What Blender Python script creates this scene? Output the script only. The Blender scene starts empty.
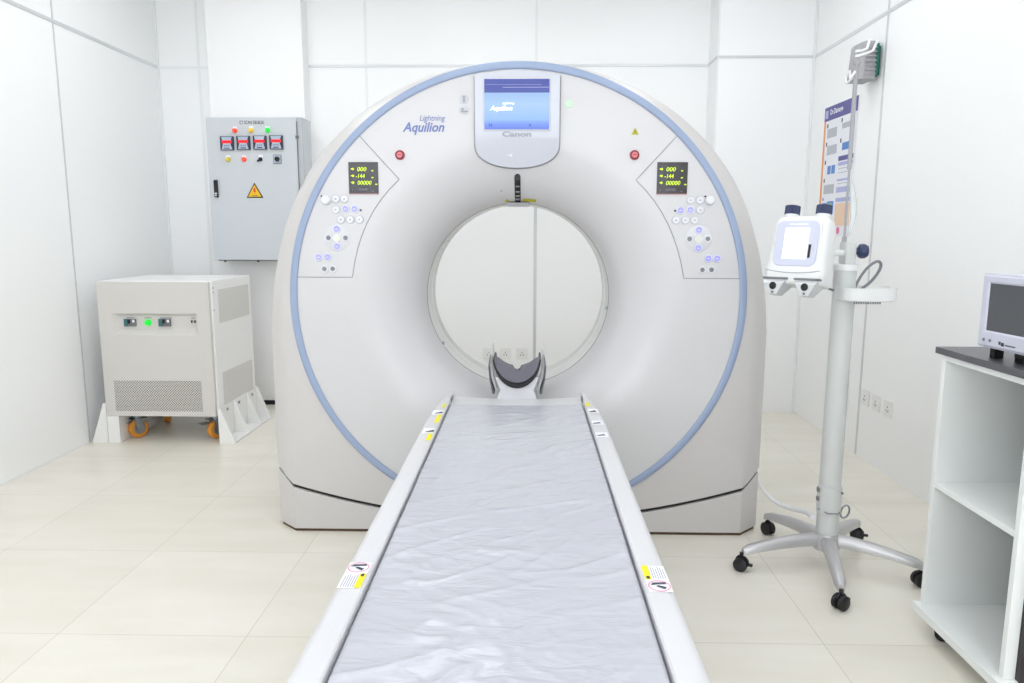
import bpy, bmesh, math, random
from math import sin, cos, pi, radians, sqrt, atan2
from mathutils import Vector, Matrix, noise

random.seed(7)
SC = bpy.context.scene
COL = SC.collection

# ------------------------------------------------------------------ camera
def make_camera():
    F = 723.0
    p, yaw, roll = radians(8.643), radians(-1.2075), radians(0.12)
    A = Matrix(((1, 0, 0), (0, -sin(p), -cos(p)), (0, cos(p), -sin(p))))
    B = Matrix(((cos(yaw), -sin(yaw), 0), (sin(yaw), cos(yaw), 0), (0, 0, 1)))
    R = Matrix(((cos(roll), -sin(roll), 0), (sin(roll), cos(roll), 0), (0, 0, 1)))
    M = R @ A @ B                       # rows: right, down, forward
    r, d, f = M[0], M[1], M[2]
    W = Matrix(((r[0], -d[0], -f[0], 0), (r[1], -d[1], -f[1], 0), (r[2], -d[2], -f[2], 1.26), (0, 0, 0, 1)))
    c = bpy.data.cameras.new('camera')
    c.sensor_width = 36; c.lens = F / 1024 * 36; c.clip_start = 0.05; c.clip_end = 50
    o = bpy.data.objects.new('camera', c); COL.objects.link(o)
    o.matrix_world = W
    SC.camera = o
make_camera()

# ------------------------------------------------------------------ world, exposure
w = bpy.data.worlds.new('world'); SC.world = w; w.use_nodes = True
w.node_tree.nodes['Background'].inputs[0].default_value = (0.8, 0.88, 1.0, 1)
w.node_tree.nodes['Background'].inputs[1].default_value = 0.3
SC.view_settings.view_transform = 'Standard'
SC.view_settings.look = 'None'
SC.view_settings.gamma = 1
SC.view_settings.use_curve_mapping = False
SC.view_settings.exposure = -0.04
LAMP = 4.3          # strength of the ceiling light panels
FILL = 2.9        # strength of the added fill panel behind the camera
SC.cycles.max_bounces = 10
SC.cycles.diffuse_bounces = 7

# ------------------------------------------------------------------ materials
MATS = {}
def lin(c):
    return tuple(((v / 255) / 12.92 if v / 255 <= 0.04045 else ((v / 255 + 0.055) / 1.055) ** 2.4) for v in c)
def mat(name, rgb, rough=0.5, metal=0.0, emit=None, es=0.0, bump=0.0, bscale=40, alpha=1.0, trans=0.0, vary=0.0, coat=0.0):
    m = bpy.data.materials.new(name); m.use_nodes = True
    nt = m.node_tree; b = nt.nodes['Principled BSDF']
    c = (*lin(rgb), 1)
    b.inputs['Base Color'].default_value = c
    b.inputs['Roughness'].default_value = rough
    b.inputs['Metallic'].default_value = metal
    b.inputs['Alpha'].default_value = alpha
    b.inputs['Transmission Weight'].default_value = trans
    b.inputs['Coat Weight'].default_value = coat
    if emit:
        b.inputs['Emission Color'].default_value = (*lin(emit), 1)
        b.inputs['Emission Strength'].default_value = es
    tc = nt.nodes.new('ShaderNodeTexCoord')
    n = nt.nodes.new('ShaderNodeTexNoise'); n.inputs['Scale'].default_value = bscale
    n.inputs['Detail'].default_value = 3
    nt.links.new(tc.outputs['Object'], n.inputs['Vector'])
    if vary > 0:
        mx = nt.nodes.new('ShaderNodeMix'); mx.data_type = 'RGBA'
        mx.inputs['A'].default_value = c
        mx.inputs['B'].default_value = (c[0] * (1 - vary), c[1] * (1 - vary), c[2] * (1 - vary), 1)
        nt.links.new(n.outputs['Fac'], mx.inputs['Factor'])
        nt.links.new(mx.outputs['Result'], b.inputs['Base Color'])
    if bump > 0:
        bp = nt.nodes.new('ShaderNodeBump'); bp.inputs['Strength'].default_value = bump
        bp.inputs['Distance'].default_value = 0.002
        nt.links.new(n.outputs['Fac'], bp.inputs['Height'])
        nt.links.new(bp.outputs['Normal'], b.inputs['Normal'])
    MATS[name] = m
    return m

mat('wall_panel', (249, 250, 250), 0.4, bump=0.05, bscale=3, vary=0.02)
mat('wall_paint', (249, 249, 249), 0.5, vary=0.02)
mat('ceiling_white', (245, 245, 245), 0.7, vary=0.02)
mat('aluminium', (226, 228, 229), 0.28, 0.85, vary=0.05)
mat('aluminium_matt', (214, 216, 217), 0.4, 0.4, vary=0.05)
mat('seam_white', (240, 242, 242), 0.4, vary=0.04)
mat('gantry_white', (207, 206, 207), 0.30, vary=0.015, coat=0.15)
mat('gantry_grey', (204, 201, 199), 0.38, vary=0.015)
mat('blue_stripe', (149, 165, 193), 0.3, vary=0.02)
mat('housing', (199, 202, 211), 0.25, vary=0.01, coat=0.3)
mat('table_white', (214, 214, 216), 0.30, vary=0.01, coat=0.2)
mat('liner', (226, 226, 222), 0.35, vary=0.02)
mat('black', (20, 20, 22), 0.45, vary=0.2)
mat('gap_dark', (38, 36, 36), 0.7, vary=0.2)
mat('brown_edge', (96, 74, 56), 0.8, vary=0.3)
mat('line_grey', (150, 150, 152), 0.6, vary=0.05)
mat('blue_text', (108, 126, 182), 0.5, vary=0.02)
mat('grey_text', (158, 160, 168), 0.5, vary=0.02)
mat('dark_text', (60, 64, 72), 0.5, vary=0.02)
mat('button_white', (224, 224, 227), 0.3, vary=0.02)
mat('button_pad', (213, 213, 216), 0.35, vary=0.02)
mat('button_rim', (198, 200, 206), 0.35, vary=0.02)
mat('button_blue', (150, 150, 238), 0.3, emit=(140, 140, 255), es=0.35)
mat('button_grey', (128, 130, 138), 0.4, vary=0.1)
mat('button_clear', (226, 226, 214), 0.3, vary=0.02)
mat('red_button', (140, 40, 52), 0.35, vary=0.05)
mat('red_centre', (226, 128, 134), 0.35, vary=0.05)
mat('green_lamp', (190, 226, 190), 0.3, emit=(190, 240, 190), es=0.15)
mat('display_black', (44, 40, 40), 0.15, vary=0.05)
mat('display_green', (190, 220, 30), 0.4, emit=(190, 220, 30), es=0.8)
mat('display_dim', (92, 84, 96), 0.4, vary=0.05)
mat('pink_edge', (190, 140, 140), 0.5, vary=0.05)
mat('yellow', (244, 232, 20), 0.5, vary=0.03)
mat('yellow_olive', (186, 178, 20), 0.5, vary=0.03)
mat('sign_yellow', (238, 190, 20), 0.5, vary=0.03)
mat('red_mark', (214, 60, 40), 0.5, vary=0.03)
mat('pink_ring', (226, 150, 178), 0.5, vary=0.03)
mat('picto_dark', (66, 66, 84), 0.5, vary=0.05)
mat('sticker_white', (246, 246, 250), 0.4, vary=0.01)
mat('sticker_text', (150, 150, 172), 0.5, vary=0.02)
mat('cushion', (112, 110, 120), 0.55, bump=0.1, bscale=120, vary=0.12)
mat('cabinet_grey', (202, 207, 211), 0.42, vary=0.02)
mat('cabinet_edge', (186, 190, 193), 0.45, vary=0.02)
mat('meter_dark', (44, 50, 72), 0.35, vary=0.1)
mat('meter_face', (176, 190, 208), 0.35, vary=0.1)
mat('meter_red', (230, 20, 30), 0.3, emit=(255, 20, 30), es=0.5)
mat('lamp_red', (242, 84, 48), 0.3, emit=(255, 70, 40), es=0.25)
mat('lamp_yellow', (238, 196, 40), 0.3, emit=(255, 200, 40), es=0.15)
mat('lamp_olive', (222, 206, 60), 0.3, vary=0.03)
mat('lamp_green', (20, 214, 60), 0.3, emit=(20, 230, 60), es=0.5)
mat('ups_front', (212, 209, 204), 0.45, vary=0.02)
mat('ups_white', (240, 240, 238), 0.4, vary=0.02)
mat('caster_orange', (226, 150, 50), 0.45, vary=0.15)
mat('steel', (150, 156, 162), 0.35, 0.8, vary=0.1)
mat('breaker_teal', (62, 112, 112), 0.5, vary=0.1)
mat('breaker_grey', (120, 122, 126), 0.5, vary=0.1)
mat('stand_grey', (207, 209, 207), 0.4, vary=0.02)
mat('cast_aluminium', (200, 199, 200), 0.33, 0.55, vary=0.05)
mat('rubber', (30, 28, 32), 0.5, vary=0.2)
mat('head_white', (232, 233, 232), 0.35, vary=0.02)
mat('bezel_lilac', (206, 209, 226), 0.3, vary=0.02)
mat('screen_white', (250, 250, 255), 0.3, emit=(250, 250, 255), es=1.0)
mat('knob_blue', (52, 62, 98), 0.4, vary=0.2)
mat('cable_grey', (128, 128, 134), 0.45, vary=0.1)
mat('cable_white', (226, 226, 228), 0.45, vary=0.03)
mat('speaker_grey', (168, 167, 170), 0.55, vary=0.06)
mat('teal_dark', (30, 110, 96), 0.5, vary=0.1)
mat('cart_white', (242, 245, 243), 0.4, vary=0.01)
mat('cart_top', (92, 92, 96), 0.35, vary=0.08)
mat('cart_dark', (56, 50, 52), 0.5, vary=0.1)
mat('monitor_lilac', (204, 205, 219), 0.35, vary=0.02)
mat('monitor_screen', (84, 86, 90), 0.2, vary=0.03)
mat('outlet', (238, 238, 236), 0.35, vary=0.02)
mat('outlet_shade', (206, 206, 204), 0.35, vary=0.02)
mat('poster_white', (236, 238, 244), 0.4, vary=0.01)
mat('poster_purple', (84, 80, 150), 0.4, vary=0.03)
mat('poster_orange', (240, 156, 84), 0.4, vary=0.03)
mat('poster_blue', (84, 140, 214), 0.4, vary=0.2)
mat('poster_lilac', (176, 180, 222), 0.4, vary=0.03)
mat('poster_peach', (238, 206, 178), 0.4, vary=0.03)
mat('poster_grey', (190, 194, 204), 0.4, vary=0.2, bscale=300)
mat('poster_green', (150, 190, 120), 0.4, vary=0.1)
mat('poster_pink', (226, 120, 150), 0.4, vary=0.1)
mat('fill_glow', (245, 248, 255), 0.5, emit=(244, 248, 255), es=FILL)
mat('light_frame', (225, 225, 225), 0.5, vary=0.02)
mat('light_panel', (255, 255, 255), 0.5, emit=(249, 251, 255), es=LAMP)
mat('clear_plastic', (225, 232, 232), 0.15, alpha=0.45)
mat('door_paint', (222, 224, 224), 0.4, vary=0.02)

def sheet_material():
    m = mat('plastic_sheet', (187, 188, 196), 0.26, coat=0.35)
    nt = m.node_tree; b = nt.nodes['Principled BSDF']
    tc = nt.nodes.new('ShaderNodeTexCoord'); mp = nt.nodes.new('ShaderNodeMapping')
    mp.inputs['Rotation'].default_value = (0, 0, radians(28)); mp.inputs['Scale'].default_value = (10, 30, 8)
    n = nt.nodes.new('ShaderNodeTexNoise'); n.inputs['Scale'].default_value = 1.0; n.inputs['Detail'].default_value = 5
    n.inputs['Distortion'].default_value = 1.2
    bp = nt.nodes.new('ShaderNodeBump'); bp.inputs['Strength'].default_value = 0.5; bp.inputs['Distance'].default_value = 0.006
    nt.links.new(tc.outputs['Object'], mp.inputs[0]); nt.links.new(mp.outputs[0], n.inputs['Vector'])
    nt.links.new(n.outputs['Fac'], bp.inputs['Height']); nt.links.new(bp.outputs['Normal'], b.inputs['Normal'])
sheet_material()

def floor_material():
    m = bpy.data.materials.new('floor_tiles'); m.use_nodes = True
    nt = m.node_tree; b = nt.nodes['Principled BSDF']; N = nt.nodes.new; L = nt.links.new
    tc = N('ShaderNodeTexCoord'); mp = N('ShaderNodeMapping')
    mp.inputs['Location'].default_value = (-0.093, -0.24, 0)
    L(tc.outputs['Object'], mp.inputs[0])
    br = N('ShaderNodeTexBrick'); br.offset = 0.0; br.squash = 1.0
    br.inputs['Scale'].default_value = 1.0; br.inputs['Brick Width'].default_value = 0.6
    br.inputs['Row Height'].default_value = 0.6; br.inputs['Mortar Size'].default_value = 0.0016
    br.inputs['Mortar Smooth'].default_value = 0.3
    br.inputs['Color1'].default_value = (*lin((234, 230, 219)), 1)
    br.inputs['Color2'].default_value = (*lin((230, 226, 214)), 1)
    br.inputs['Mortar'].default_value = (*lin((205, 200, 188)), 1)
    L(mp.outputs[0], br.inputs['Vector'])
    ms = N('ShaderNodeMapping'); ms.inputs['Scale'].default_value = (1.2, 5.0, 1)
    L(tc.outputs['Object'], ms.inputs[0])
    n = N('ShaderNodeTexNoise'); n.inputs['Scale'].default_value = 1.6; n.inputs['Detail'].default_value = 6
    L(ms.outputs[0], n.inputs['Vector'])
    rp = N('ShaderNodeValToRGB'); rp.color_ramp.elements[0].position = 0.35; rp.color_ramp.elements[1].position = 0.7
    rp.color_ramp.elements[0].color = (0.94, 0.93, 0.90, 1); rp.color_ramp.elements[1].color = (1.03, 1.03, 1.04, 1)
    L(n.outputs['Fac'], rp.inputs[0])
    mx = N('ShaderNodeMix'); mx.data_type = 'RGBA'; mx.blend_type = 'MULTIPLY'; mx.inputs['Factor'].default_value = 0.7
    L(br.outputs['Color'], mx.inputs['A']); L(rp.outputs[0], mx.inputs['B'])
    L(mx.outputs['Result'], b.inputs['Base Color'])
    b.inputs['Roughness'].default_value = 0.28
    bp = N('ShaderNodeBump'); bp.inputs['Strength'].default_value = 0.3; bp.inputs['Distance'].default_value = 0.001; bp.invert = True
    L(br.outputs['Fac'], bp.inputs['Height']); L(bp.outputs['Normal'], b.inputs['Normal'])
    MATS['floor_tiles'] = m
floor_material()

def grille_material(name, base, hole, pitch, rad, axes):
    """perforated sheet: a staggered grid of dark holes in the sheet metal's own pattern"""
    m = bpy.data.materials.new(name); m.use_nodes = True
    nt = m.node_tree; b = nt.nodes['Principled BSDF']; N = nt.nodes.new; L = nt.links.new
    tc = N('ShaderNodeTexCoord'); sx = N('ShaderNodeSeparateXYZ'); L(tc.outputs['Object'], sx.inputs[0])
    cb = N('ShaderNodeCombineXYZ')
    def mth(op, a, bb):
        q = N('ShaderNodeMath'); q.operation = op
        for i, v in enumerate((a, bb)):
            if v is None: continue
            if isinstance(v, (int, float)): q.inputs[i].default_value = v
            else: L(v, q.inputs[i])
        return q.outputs[0]
    u = sx.outputs[axes[0]]; v = sx.outputs[axes[1]]
    s = mth('ADD', u, v); d = mth('SUBTRACT', u, v)
    L(s, cb.inputs[0]); L(d, cb.inputs[1])
    vo = N('ShaderNodeTexVoronoi'); vo.inputs['Scale'].default_value = 1 / pitch; vo.inputs['Randomness'].default_value = 0
    vo.voronoi_dimensions = '2D'
    L(cb.outputs[0], vo.inputs['Vector'])
    lt = mth('LESS_THAN', vo.outputs['Distance'], rad)
    mx = N('ShaderNodeMix'); mx.data_type = 'RGBA'
    mx.inputs['A'].default_value = (*lin(base), 1); mx.inputs['B'].default_value = (*lin(hole), 1)
    L(lt, mx.inputs['Factor']); L(mx.outputs['Result'], b.inputs['Base Color'])
    b.inputs['Roughness'].default_value = 0.5
    MATS[name] = m
grille_material('grille_front', (206, 204, 198), (92, 90, 84), 0.0155, 0.33, (0, 2))
grille_material('grille_side', (230, 229, 224), (184, 182, 176), 0.0155, 0.36, (1, 2))

def screen_material():
    m = bpy.data.materials.new('touch_screen'); m.use_nodes = True
    nt = m.node_tree; b = nt.nodes['Principled BSDF']; N = nt.nodes.new; L = nt.links.new
    tc = N('ShaderNodeTexCoord'); sx = N('ShaderNodeSeparateXYZ'); L(tc.outputs['Generated'], sx.inputs[0])
    rp = N('ShaderNodeValToRGB'); cr = rp.color_ramp
    pts = [(0.0, (92, 122, 236)), (0.10, (110, 150, 246)), (0.2, (150, 196, 250)), (0.5, (176, 212, 250)), (0.725, (160, 200, 248)), (0.735, (66, 84, 176)), (1.0, (70, 84, 178))]
    cr.elements[0].position = 0; cr.elements[0].color = (*lin(pts[0][1]), 1)
    cr.elements[1].position = 1; cr.elements[1].color = (*lin(pts[-1][1]), 1)
    for p, c in pts[1:-1]:
        e = cr.elements.new(p); e.color = (*lin(c), 1)
    L(sx.outputs[2], rp.inputs[0])
    b.inputs['Base Color'].default_value = (0.02, 0.02, 0.03, 1)
    b.inputs['Roughness'].default_value = 0.2
    L(rp.outputs[0], b.inputs['Emission Color']); b.inputs['Emission Strength'].default_value = 0.92
    MATS['touch_screen'] = m
screen_material()

# ------------------------------------------------------------------ geometry helpers
class B:
    """collects shapes into one mesh"""
    def __init__(s): s.v = []; s.f = []; s.m = []; s.cur = 0
    def use(s, i): s.cur = i; return s
    def add(s, vs, fs):
        o = len(s.v); s.v += [Vector(v) for v in vs]
        for f in fs: s.f.append([i + o for i in f]); s.m.append(s.cur)
        return s
    def box(s, x0, x1, y0, y1, z0, z1, M=None):
        vs = [Vector((x, y, z)) for x in (x0, x1) for y in (y0, y1) for z in (z0, z1)]
        if M: vs = [M @ v for v in vs]
        return s.add(vs, [(0, 1, 3, 2), (4, 6, 7, 5), (0, 4, 5, 1), (2, 3, 7, 6), (0, 2, 6, 4), (1, 5, 7, 3)])
    def rbox(s, x0, x1, y0, y1, z0, z1, r, axis='z', n=4, M=None):
        """box with rounded vertical (axis) edges"""
        r = min(r, 0.499 * min({'z': (x1 - x0, y1 - y0), 'y': (x1 - x0, z1 - z0), 'x': (y1 - y0, z1 - z0)}[axis]))
        if axis == 'z': a0, a1, b0, b1 = x0, x1, y0, y1
        elif axis == 'y': a0, a1, b0, b1 = x0, x1, z0, z1
        else: a0, a1, b0, b1 = y0, y1, z0, z1
        P = []
        for (ca, cb, t0) in ((a1 - r, b1 - r, 0), (a0 + r, b1 - r, 90), (a0 + r, b0 + r, 180), (a1 - r, b0 + r, 270)):
            for i in range(n + 1):
                t = radians(t0 + 90 * i / n); P.append((ca + r * cos(t), cb + r * sin(t)))
        lo, hi = {'z': (z0, z1), 'y': (y0, y1), 'x': (x0, x1)}[axis]
        return s.prism(P, axis, lo, hi, M)
    def prism(s, P, axis, lo, hi, M=None):
        f = {'z': lambda a, b, c: (a, b, c), 'y': lambda a, b, c: (a, c, b), 'x': lambda a, b, c: (c, a, b)}[axis]
        n = len(P)
        vs = [Vector(f(a, b, lo)) for a, b in P] + [Vector(f(a, b, hi)) for a, b in P]
        if M: vs = [M @ v for v in vs]
        fs = [tuple(range(n))[::-1], tuple(range(n, 2 * n))] + [(i, (i + 1) % n, n + (i + 1) % n, n + i) for i in range(n)]
        return s.add(vs, fs)
    def cyl(s, p0, p1, r0, r1=None, n=20, caps=True):
        p0, p1 = Vector(p0), Vector(p1); r1 = r0 if r1 is None else r1
        d = (p1 - p0).normalized(); a = d.orthogonal().normalized(); b = d.cross(a)
        vs = [p + r * (cos(2 * pi * i / n) * a + sin(2 * pi * i / n) * b) for p, r in ((p0, r0), (p1, r1)) for i in range(n)]
        fs = [(i, (i + 1) % n, n + (i + 1) % n, n + i) for i in range(n)]
        if caps: fs += [tuple(range(n))[::-1], tuple(range(n, 2 * n))]
        return s.add(vs, fs)
    def lathe(s, prof, p0, d, n=24):
        """prof: (r, h) pairs along axis d from p0"""
        p0 = Vector(p0); d = Vector(d).normalized(); a = d.orthogonal().normalized(); b = d.cross(a)
        vs = []
        for r, h in prof:
            for i in range(n):
                t = 2 * pi * i / n; vs.append(p0 + d * h + max(r, 1e-5) * (cos(t) * a + sin(t) * b))
        fs = []
        for k in range(len(prof) - 1):
            for i in range(n):
                j = (i + 1) % n; fs.append((k * n + i, k * n + j, (k + 1) * n + j, (k + 1) * n + i))
        fs += [tuple(range(n))[::-1], tuple(range((len(prof) - 1) * n, len(prof) * n))]
        return s.add(vs, fs)
    def tube(s, pts, r, n=8, closed=False, rz=None):
        pts = [Vector(p) for p in pts]; m = len(pts); vs = []; up = None
        for k in range(m):
            if closed: t = (pts[(k + 1) % m] - pts[k - 1]).normalized()
            else: t = (pts[min(k + 1, m - 1)] - pts[max(k - 1, 0)]).normalized()
            if up is None: up = t.orthogonal().normalized()
            up = (up - t * up.dot(t)).normalized(); q = t.cross(up)
            rr = r[k] if isinstance(r, (list, tuple)) else r
            for i in range(n):
                a = 2 * pi * i / n; vs.append(pts[k] + rr * (cos(a) * up + sin(a) * q))
        fs = []
        for k in range(m if closed else m - 1):
            k2 = (k + 1) % m
            for i in range(n):
                j = (i + 1) % n; fs.append((k * n + i, k * n + j, k2 * n + j, k2 * n + i))
        if not closed: fs += [tuple(range(n))[::-1], tuple(range((m - 1) * n, m * n))]
        return s.add(vs, fs)
    def grid(s, rows, closed_u=False, flip=False):
        """rows: list of equal-length lists of points"""
        nu = len(rows[0]); vs = [p for r in rows for p in r]; fs = []
        for k in range(len(rows) - 1):
            for i in range(nu if closed_u else nu - 1):
                j = (i + 1) % nu; q = (k * nu + i, k * nu + j, (k + 1) * nu + j, (k + 1) * nu + i)
                fs.append(q[::-1] if flip else q)
        return s.add(vs, fs)
    def disc(s, c, d, r, n=24):
        c = Vector(c); d = Vector(d).normalized(); a = d.orthogonal().normalized(); b = d.cross(a)
        return s.add([c + r * (cos(2 * pi * i / n) * a + sin(2 * pi * i / n) * b) for i in range(n)], [tuple(range(n))])

ROOTM = {}
def root_inv(p):
    while p is not None and p.parent is not None: p = p.parent
    return ROOTM[p.name].inverted() if p is not None and p.name in ROOTM else Matrix.Identity(4)

def thing(name, label, cat, loc=(0, 0, 0), rz=0, group=None, rot=None):
    o = bpy.data.objects.new(name, None); COL.objects.link(o)
    o.empty_display_size = 0.1
    e = rot if rot else (0, 0, rz)
    o.location = loc; o.rotation_euler = e
    from mathutils import Euler
    ROOTM[o.name] = Matrix.Translation(loc) @ Euler(e).to_matrix().to_4x4()
    o['label'] = label; o['category'] = cat
    if group: o['group'] = group
    return o

def obj(name, b, m, parent=None, local=False, bevel=0, seg=2, smooth=True, ang=35, label=None, weld=True):
    me = bpy.data.meshes.new(name)
    vs = b.v
    org = Vector((0, 0, 0))
    if parent is not None and not local:
        I = root_inv(parent); vs = [I @ v for v in vs]
    elif parent is None:
        xs = [v.x for v in vs]; ys = [v.y for v in vs]; zs = [v.z for v in vs]
        org = Vector(((min(xs) + max(xs)) / 2, (min(ys) + max(ys)) / 2, min(zs))); vs = [v - org for v in vs]
    me.from_pydata([tuple(v) for v in vs], [], b.f)
    ms = m if isinstance(m, (list, tuple)) else [m]
    for k in ms: me.materials.append(MATS[k])
    if len(ms) > 1: me.polygons.foreach_set('material_index', b.m)
    bm = bmesh.new(); bm.from_mesh(me)
    if weld: bmesh.ops.remove_doubles(bm, verts=bm.verts, dist=1e-6)
    bmesh.ops.recalc_face_normals(bm, faces=bm.faces)
    if smooth:
        for f in bm.faces: f.smooth = True
        for e in bm.edges:
            if len(e.link_faces) == 2:
                e.smooth = e.calc_face_angle(0) < radians(ang)
    bm.to_mesh(me); bm.free()
    o = bpy.data.objects.new(name, me); COL.objects.link(o)
    o.location = org
    if parent is not None: o.parent = parent
    if bevel:
        md = o.modifiers.new('bevel', 'BEVEL'); md.width = bevel; md.segments = seg
        md.limit_method = 'ANGLE'; md.angle_limit = radians(40); md.harden_normals = True
    if label: o['label'] = label
    return o

def tag(o, label, cat, group=None):
    o['label'] = label; o['category'] = cat
    if group: o['group'] = group
    return o

def struct(name, b, m, **k):
    o = obj(name, b, m, **k); o['kind'] = 'structure'; return o

def text(name, s, m, parent, origin, xdir, ydir, width, height=None, shear=0, bold=0.0, label=None, local=False, depth=0.0006):
    """flat letters; origin is the lower left corner of the line"""
    cu = bpy.data.curves.new(name, 'FONT'); cu.body = s; cu.shear = shear; cu.offset = bold; cu.resolution_u = 3
    to = bpy.data.objects.new('tmp', cu); COL.objects.link(to)
    dg = bpy.context.evaluated_depsgraph_get(); dg.update()
    me = bpy.data.meshes.new_from_object(to.evaluated_get(dg))
    COL.objects.unlink(to); bpy.data.objects.remove(to)
    xs = [v.co.x for v in me.vertices]; ys = [v.co.y for v in me.vertices]
    if not xs: return None
    x0, x1 = min(xs), max(xs); y0, y1 = min(ys), max(ys)
    sx = width / (x1 - x0); sy = sx if height is None else height / (y1 - y0)
    X = Vector(xdir).normalized(); Y = Vector(ydir).normalized(); O = Vector(origin)
    b = B()
    b.v = [O + X * ((v.co.x - x0) * sx) + Y * ((v.co.y - y0) * sy) for v in me.vertices]
    b.f = [tuple(p.vertices) for p in me.polygons]; b.m = [0] * len(b.f)
    bpy.data.meshes.remove(me)
    return obj(name, b, m, parent, local=local, smooth=False, label=label, weld=False)

def copy_tree(o, parent=None):
    c = o.copy(); COL.objects.link(c)
    if parent is not None: c.parent = parent
    for ch in list(o.children): copy_tree(ch, c)
    return c

XD, ZD = (1, 0, 0), (0, 0, 1)

# ------------------------------------------------------------------ the room
XL, XR, YF, ZC = -2.63, 1.89, -1.7, 3.0
YB, YL, YR, YC = 5.28, 5.31, 5.04, 5.15     # recess wall, left end wall, right column face, left column face
TR = 2.405                                    # height of the horizontal aluminium strip
b = B(); b.box(XL - 0.1, XR + 0.1, YF - 0.1, 5.5, -0.08, 0); struct('floor', b, 'floor_tiles', smooth=False)
b = B(); b.box(XL - 0.1, XR + 0.1, YF - 0.1, 5.5, ZC, ZC + 0.08); struct('ceiling', b, 'ceiling_white', smooth=False)
b = B(); b.box(XL - 0.1, XL, YF, YL, 0, ZC); struct('wall_left', b, 'wall_panel', smooth=False)
b = B(); b.box(XR, XR + 0.1, YF, YR + 0.3, 0, ZC); struct('wall_right', b, 'wall_panel', smooth=False)
b = B(); b.box(XL - 0.1, XR + 0.1, YF - 0.1, YF, 0, ZC); struct('wall_front', b, 'wall_panel', smooth=False)
b = B(); b.box(-1.545, 1.25, YB, YB + 0.1, 0, ZC); struct('wall_back', b, 'wall_panel', smooth=False)
b = B(); b.box(XL - 0.1, -2.2, YL, YL + 0.1, 0, ZC); struct('wall_back_left', b, 'wall_panel', smooth=False)
b = B(); b.box(1.25, XR, YR, YR + 0.34, 0, ZC); struct('wall_back_right', b, 'wall_panel', smooth=False)
b = B(); b.box(-2.205, -1.545, YC, YC + 0.26, 0, ZC); struct('column', b, 'wall_paint', bevel=0.004)

tn = [0]
def trim(x0, x1, y0, y1, z0, z1, m='aluminium', bev=0.0015):
    tn[0] += 1
    b = B(); b.box(x0, x1, y0, y1, z0, z1); struct('trim_%d' % tn[0], b, m, bevel=bev)
t = 0.011
trim(XL, XL + 0.004, YF, YL, TR - t, TR + t, 'aluminium')
trim(XR - 0.004, XR, YF, YR, TR - t, TR + t, 'aluminium')
trim(-1.543, 1.25, YB - 0.004, YB, TR - t * .8, TR + t * .8, 'aluminium_matt')
trim(1.25, XR - .004, YR - 0.004, YR, TR - t * .8, TR + t * .8, 'aluminium_matt')
trim(1.246, 1.25, YR, YB, TR - t * .8, TR + t * .8, 'aluminium_matt')
trim(XL + .004, -2.205, YL - 0.004, YL, TR - t * .7, TR + t * .7, 'seam_white')
for y in (4.157, 2.957, 1.757, 0.557, -0.643):
    trim(XL, XL + 0.003, y - 0.0055, y + 0.0055, 0, TR - t, 'aluminium_matt', 0.0008)
    trim(XL, XL + 0.003, y - 0.0055, y + 0.0055, TR + t, ZC, 'aluminium_matt', 0.0008)
for y in (4.052, -0.748):
    trim(XR - 0.003, XR, y - 0.009, y + 0.009, 0, TR - t, 'aluminium_matt', 0.0008)
    trim(XR - 0.003, XR, y - 0.009, y + 0.009, TR + t, ZC, 'aluminium_matt', 0.0008)
trim(0.044, 0.066, YB - 0.003, YB, 0, TR - t, 'aluminium_matt', 0.0008)
trim(0.046, 0.062, YB - 0.003, YB, TR + t, ZC, 'seam_white', 0.0008)
trim(-1.148, -1.13, YB - 0.003, YB, 0, TR - t, 'seam_white', 0.0008)
trim(-1.148, -1.13, YB - 0.003, YB, TR + t, ZC, 'seam_white', 0.0008)
trim(-2.345, -2.325, YL - 0.003, YL, 0, TR - .013, 'seam_white', 0.0008)
trim(-2.345, -2.325, YL - 0.003, YL, TR + .013, ZC, 'seam_white', 0.0008)
trim(-2.235, -2.207, YL - 0.01, YL, 0, TR - .013, 'seam_white', 0.0008)
trim(-2.235, -2.207, YL - 0.01, YL, TR + .013, ZC, 'seam_white', 0.0008)
trim(XR - 0.014, XR, YR - 0.014, YR, 0, ZC, 'seam_white', 0.0008)
trim(XL, XL + 0.012, YL - 0.012, YL, 0, ZC, 'seam_white', 0.0008)
trim(1.25, 1.262, YR - .002, YR, 0, ZC, 'seam_white', 0.0008)
trim(XL, XL + .004, 2.2, YL, 0, 0.006, 'seam_white', 0.0008)
# dark skirting at the foot of the recess, beside the column
b = B(); b.box(-1.995, -1.50, 5.142, 5.15, 0.0, 0.032); struct('baseboard_back', b, 'gap_dark')
# the room's entrance, beside the viewer
b = B(); b.box(XR - 0.04, XR, -1.4, -0.4, 0.0, 2.1); d1 = struct('door_1', b, 'door_paint', bevel=0.003)

# window-like glowing panel added for front fill, on the wall behind the camera
b = B(); b.box(-2.2, 1.5, YF, YF + 0.012, 0.75, 2.55); w1 = struct('fill_panel_1', b, 'fill_glow')
b = B()
for x0, x1, z0, z1 in ((-2.26, 1.56, 0.69, 0.75), (-2.26, 1.56, 2.55, 2.61), (-2.26, -2.2, 0.75, 2.55), (1.5, 1.56, 0.75, 2.55), (-0.38, -0.32, 0.75, 2.55)): b.box(x0, x1, YF, YF + 0.04, z0, z1)
obj('fill_panel_frame', b, 'aluminium_matt', w1, bevel=.002)

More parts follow.
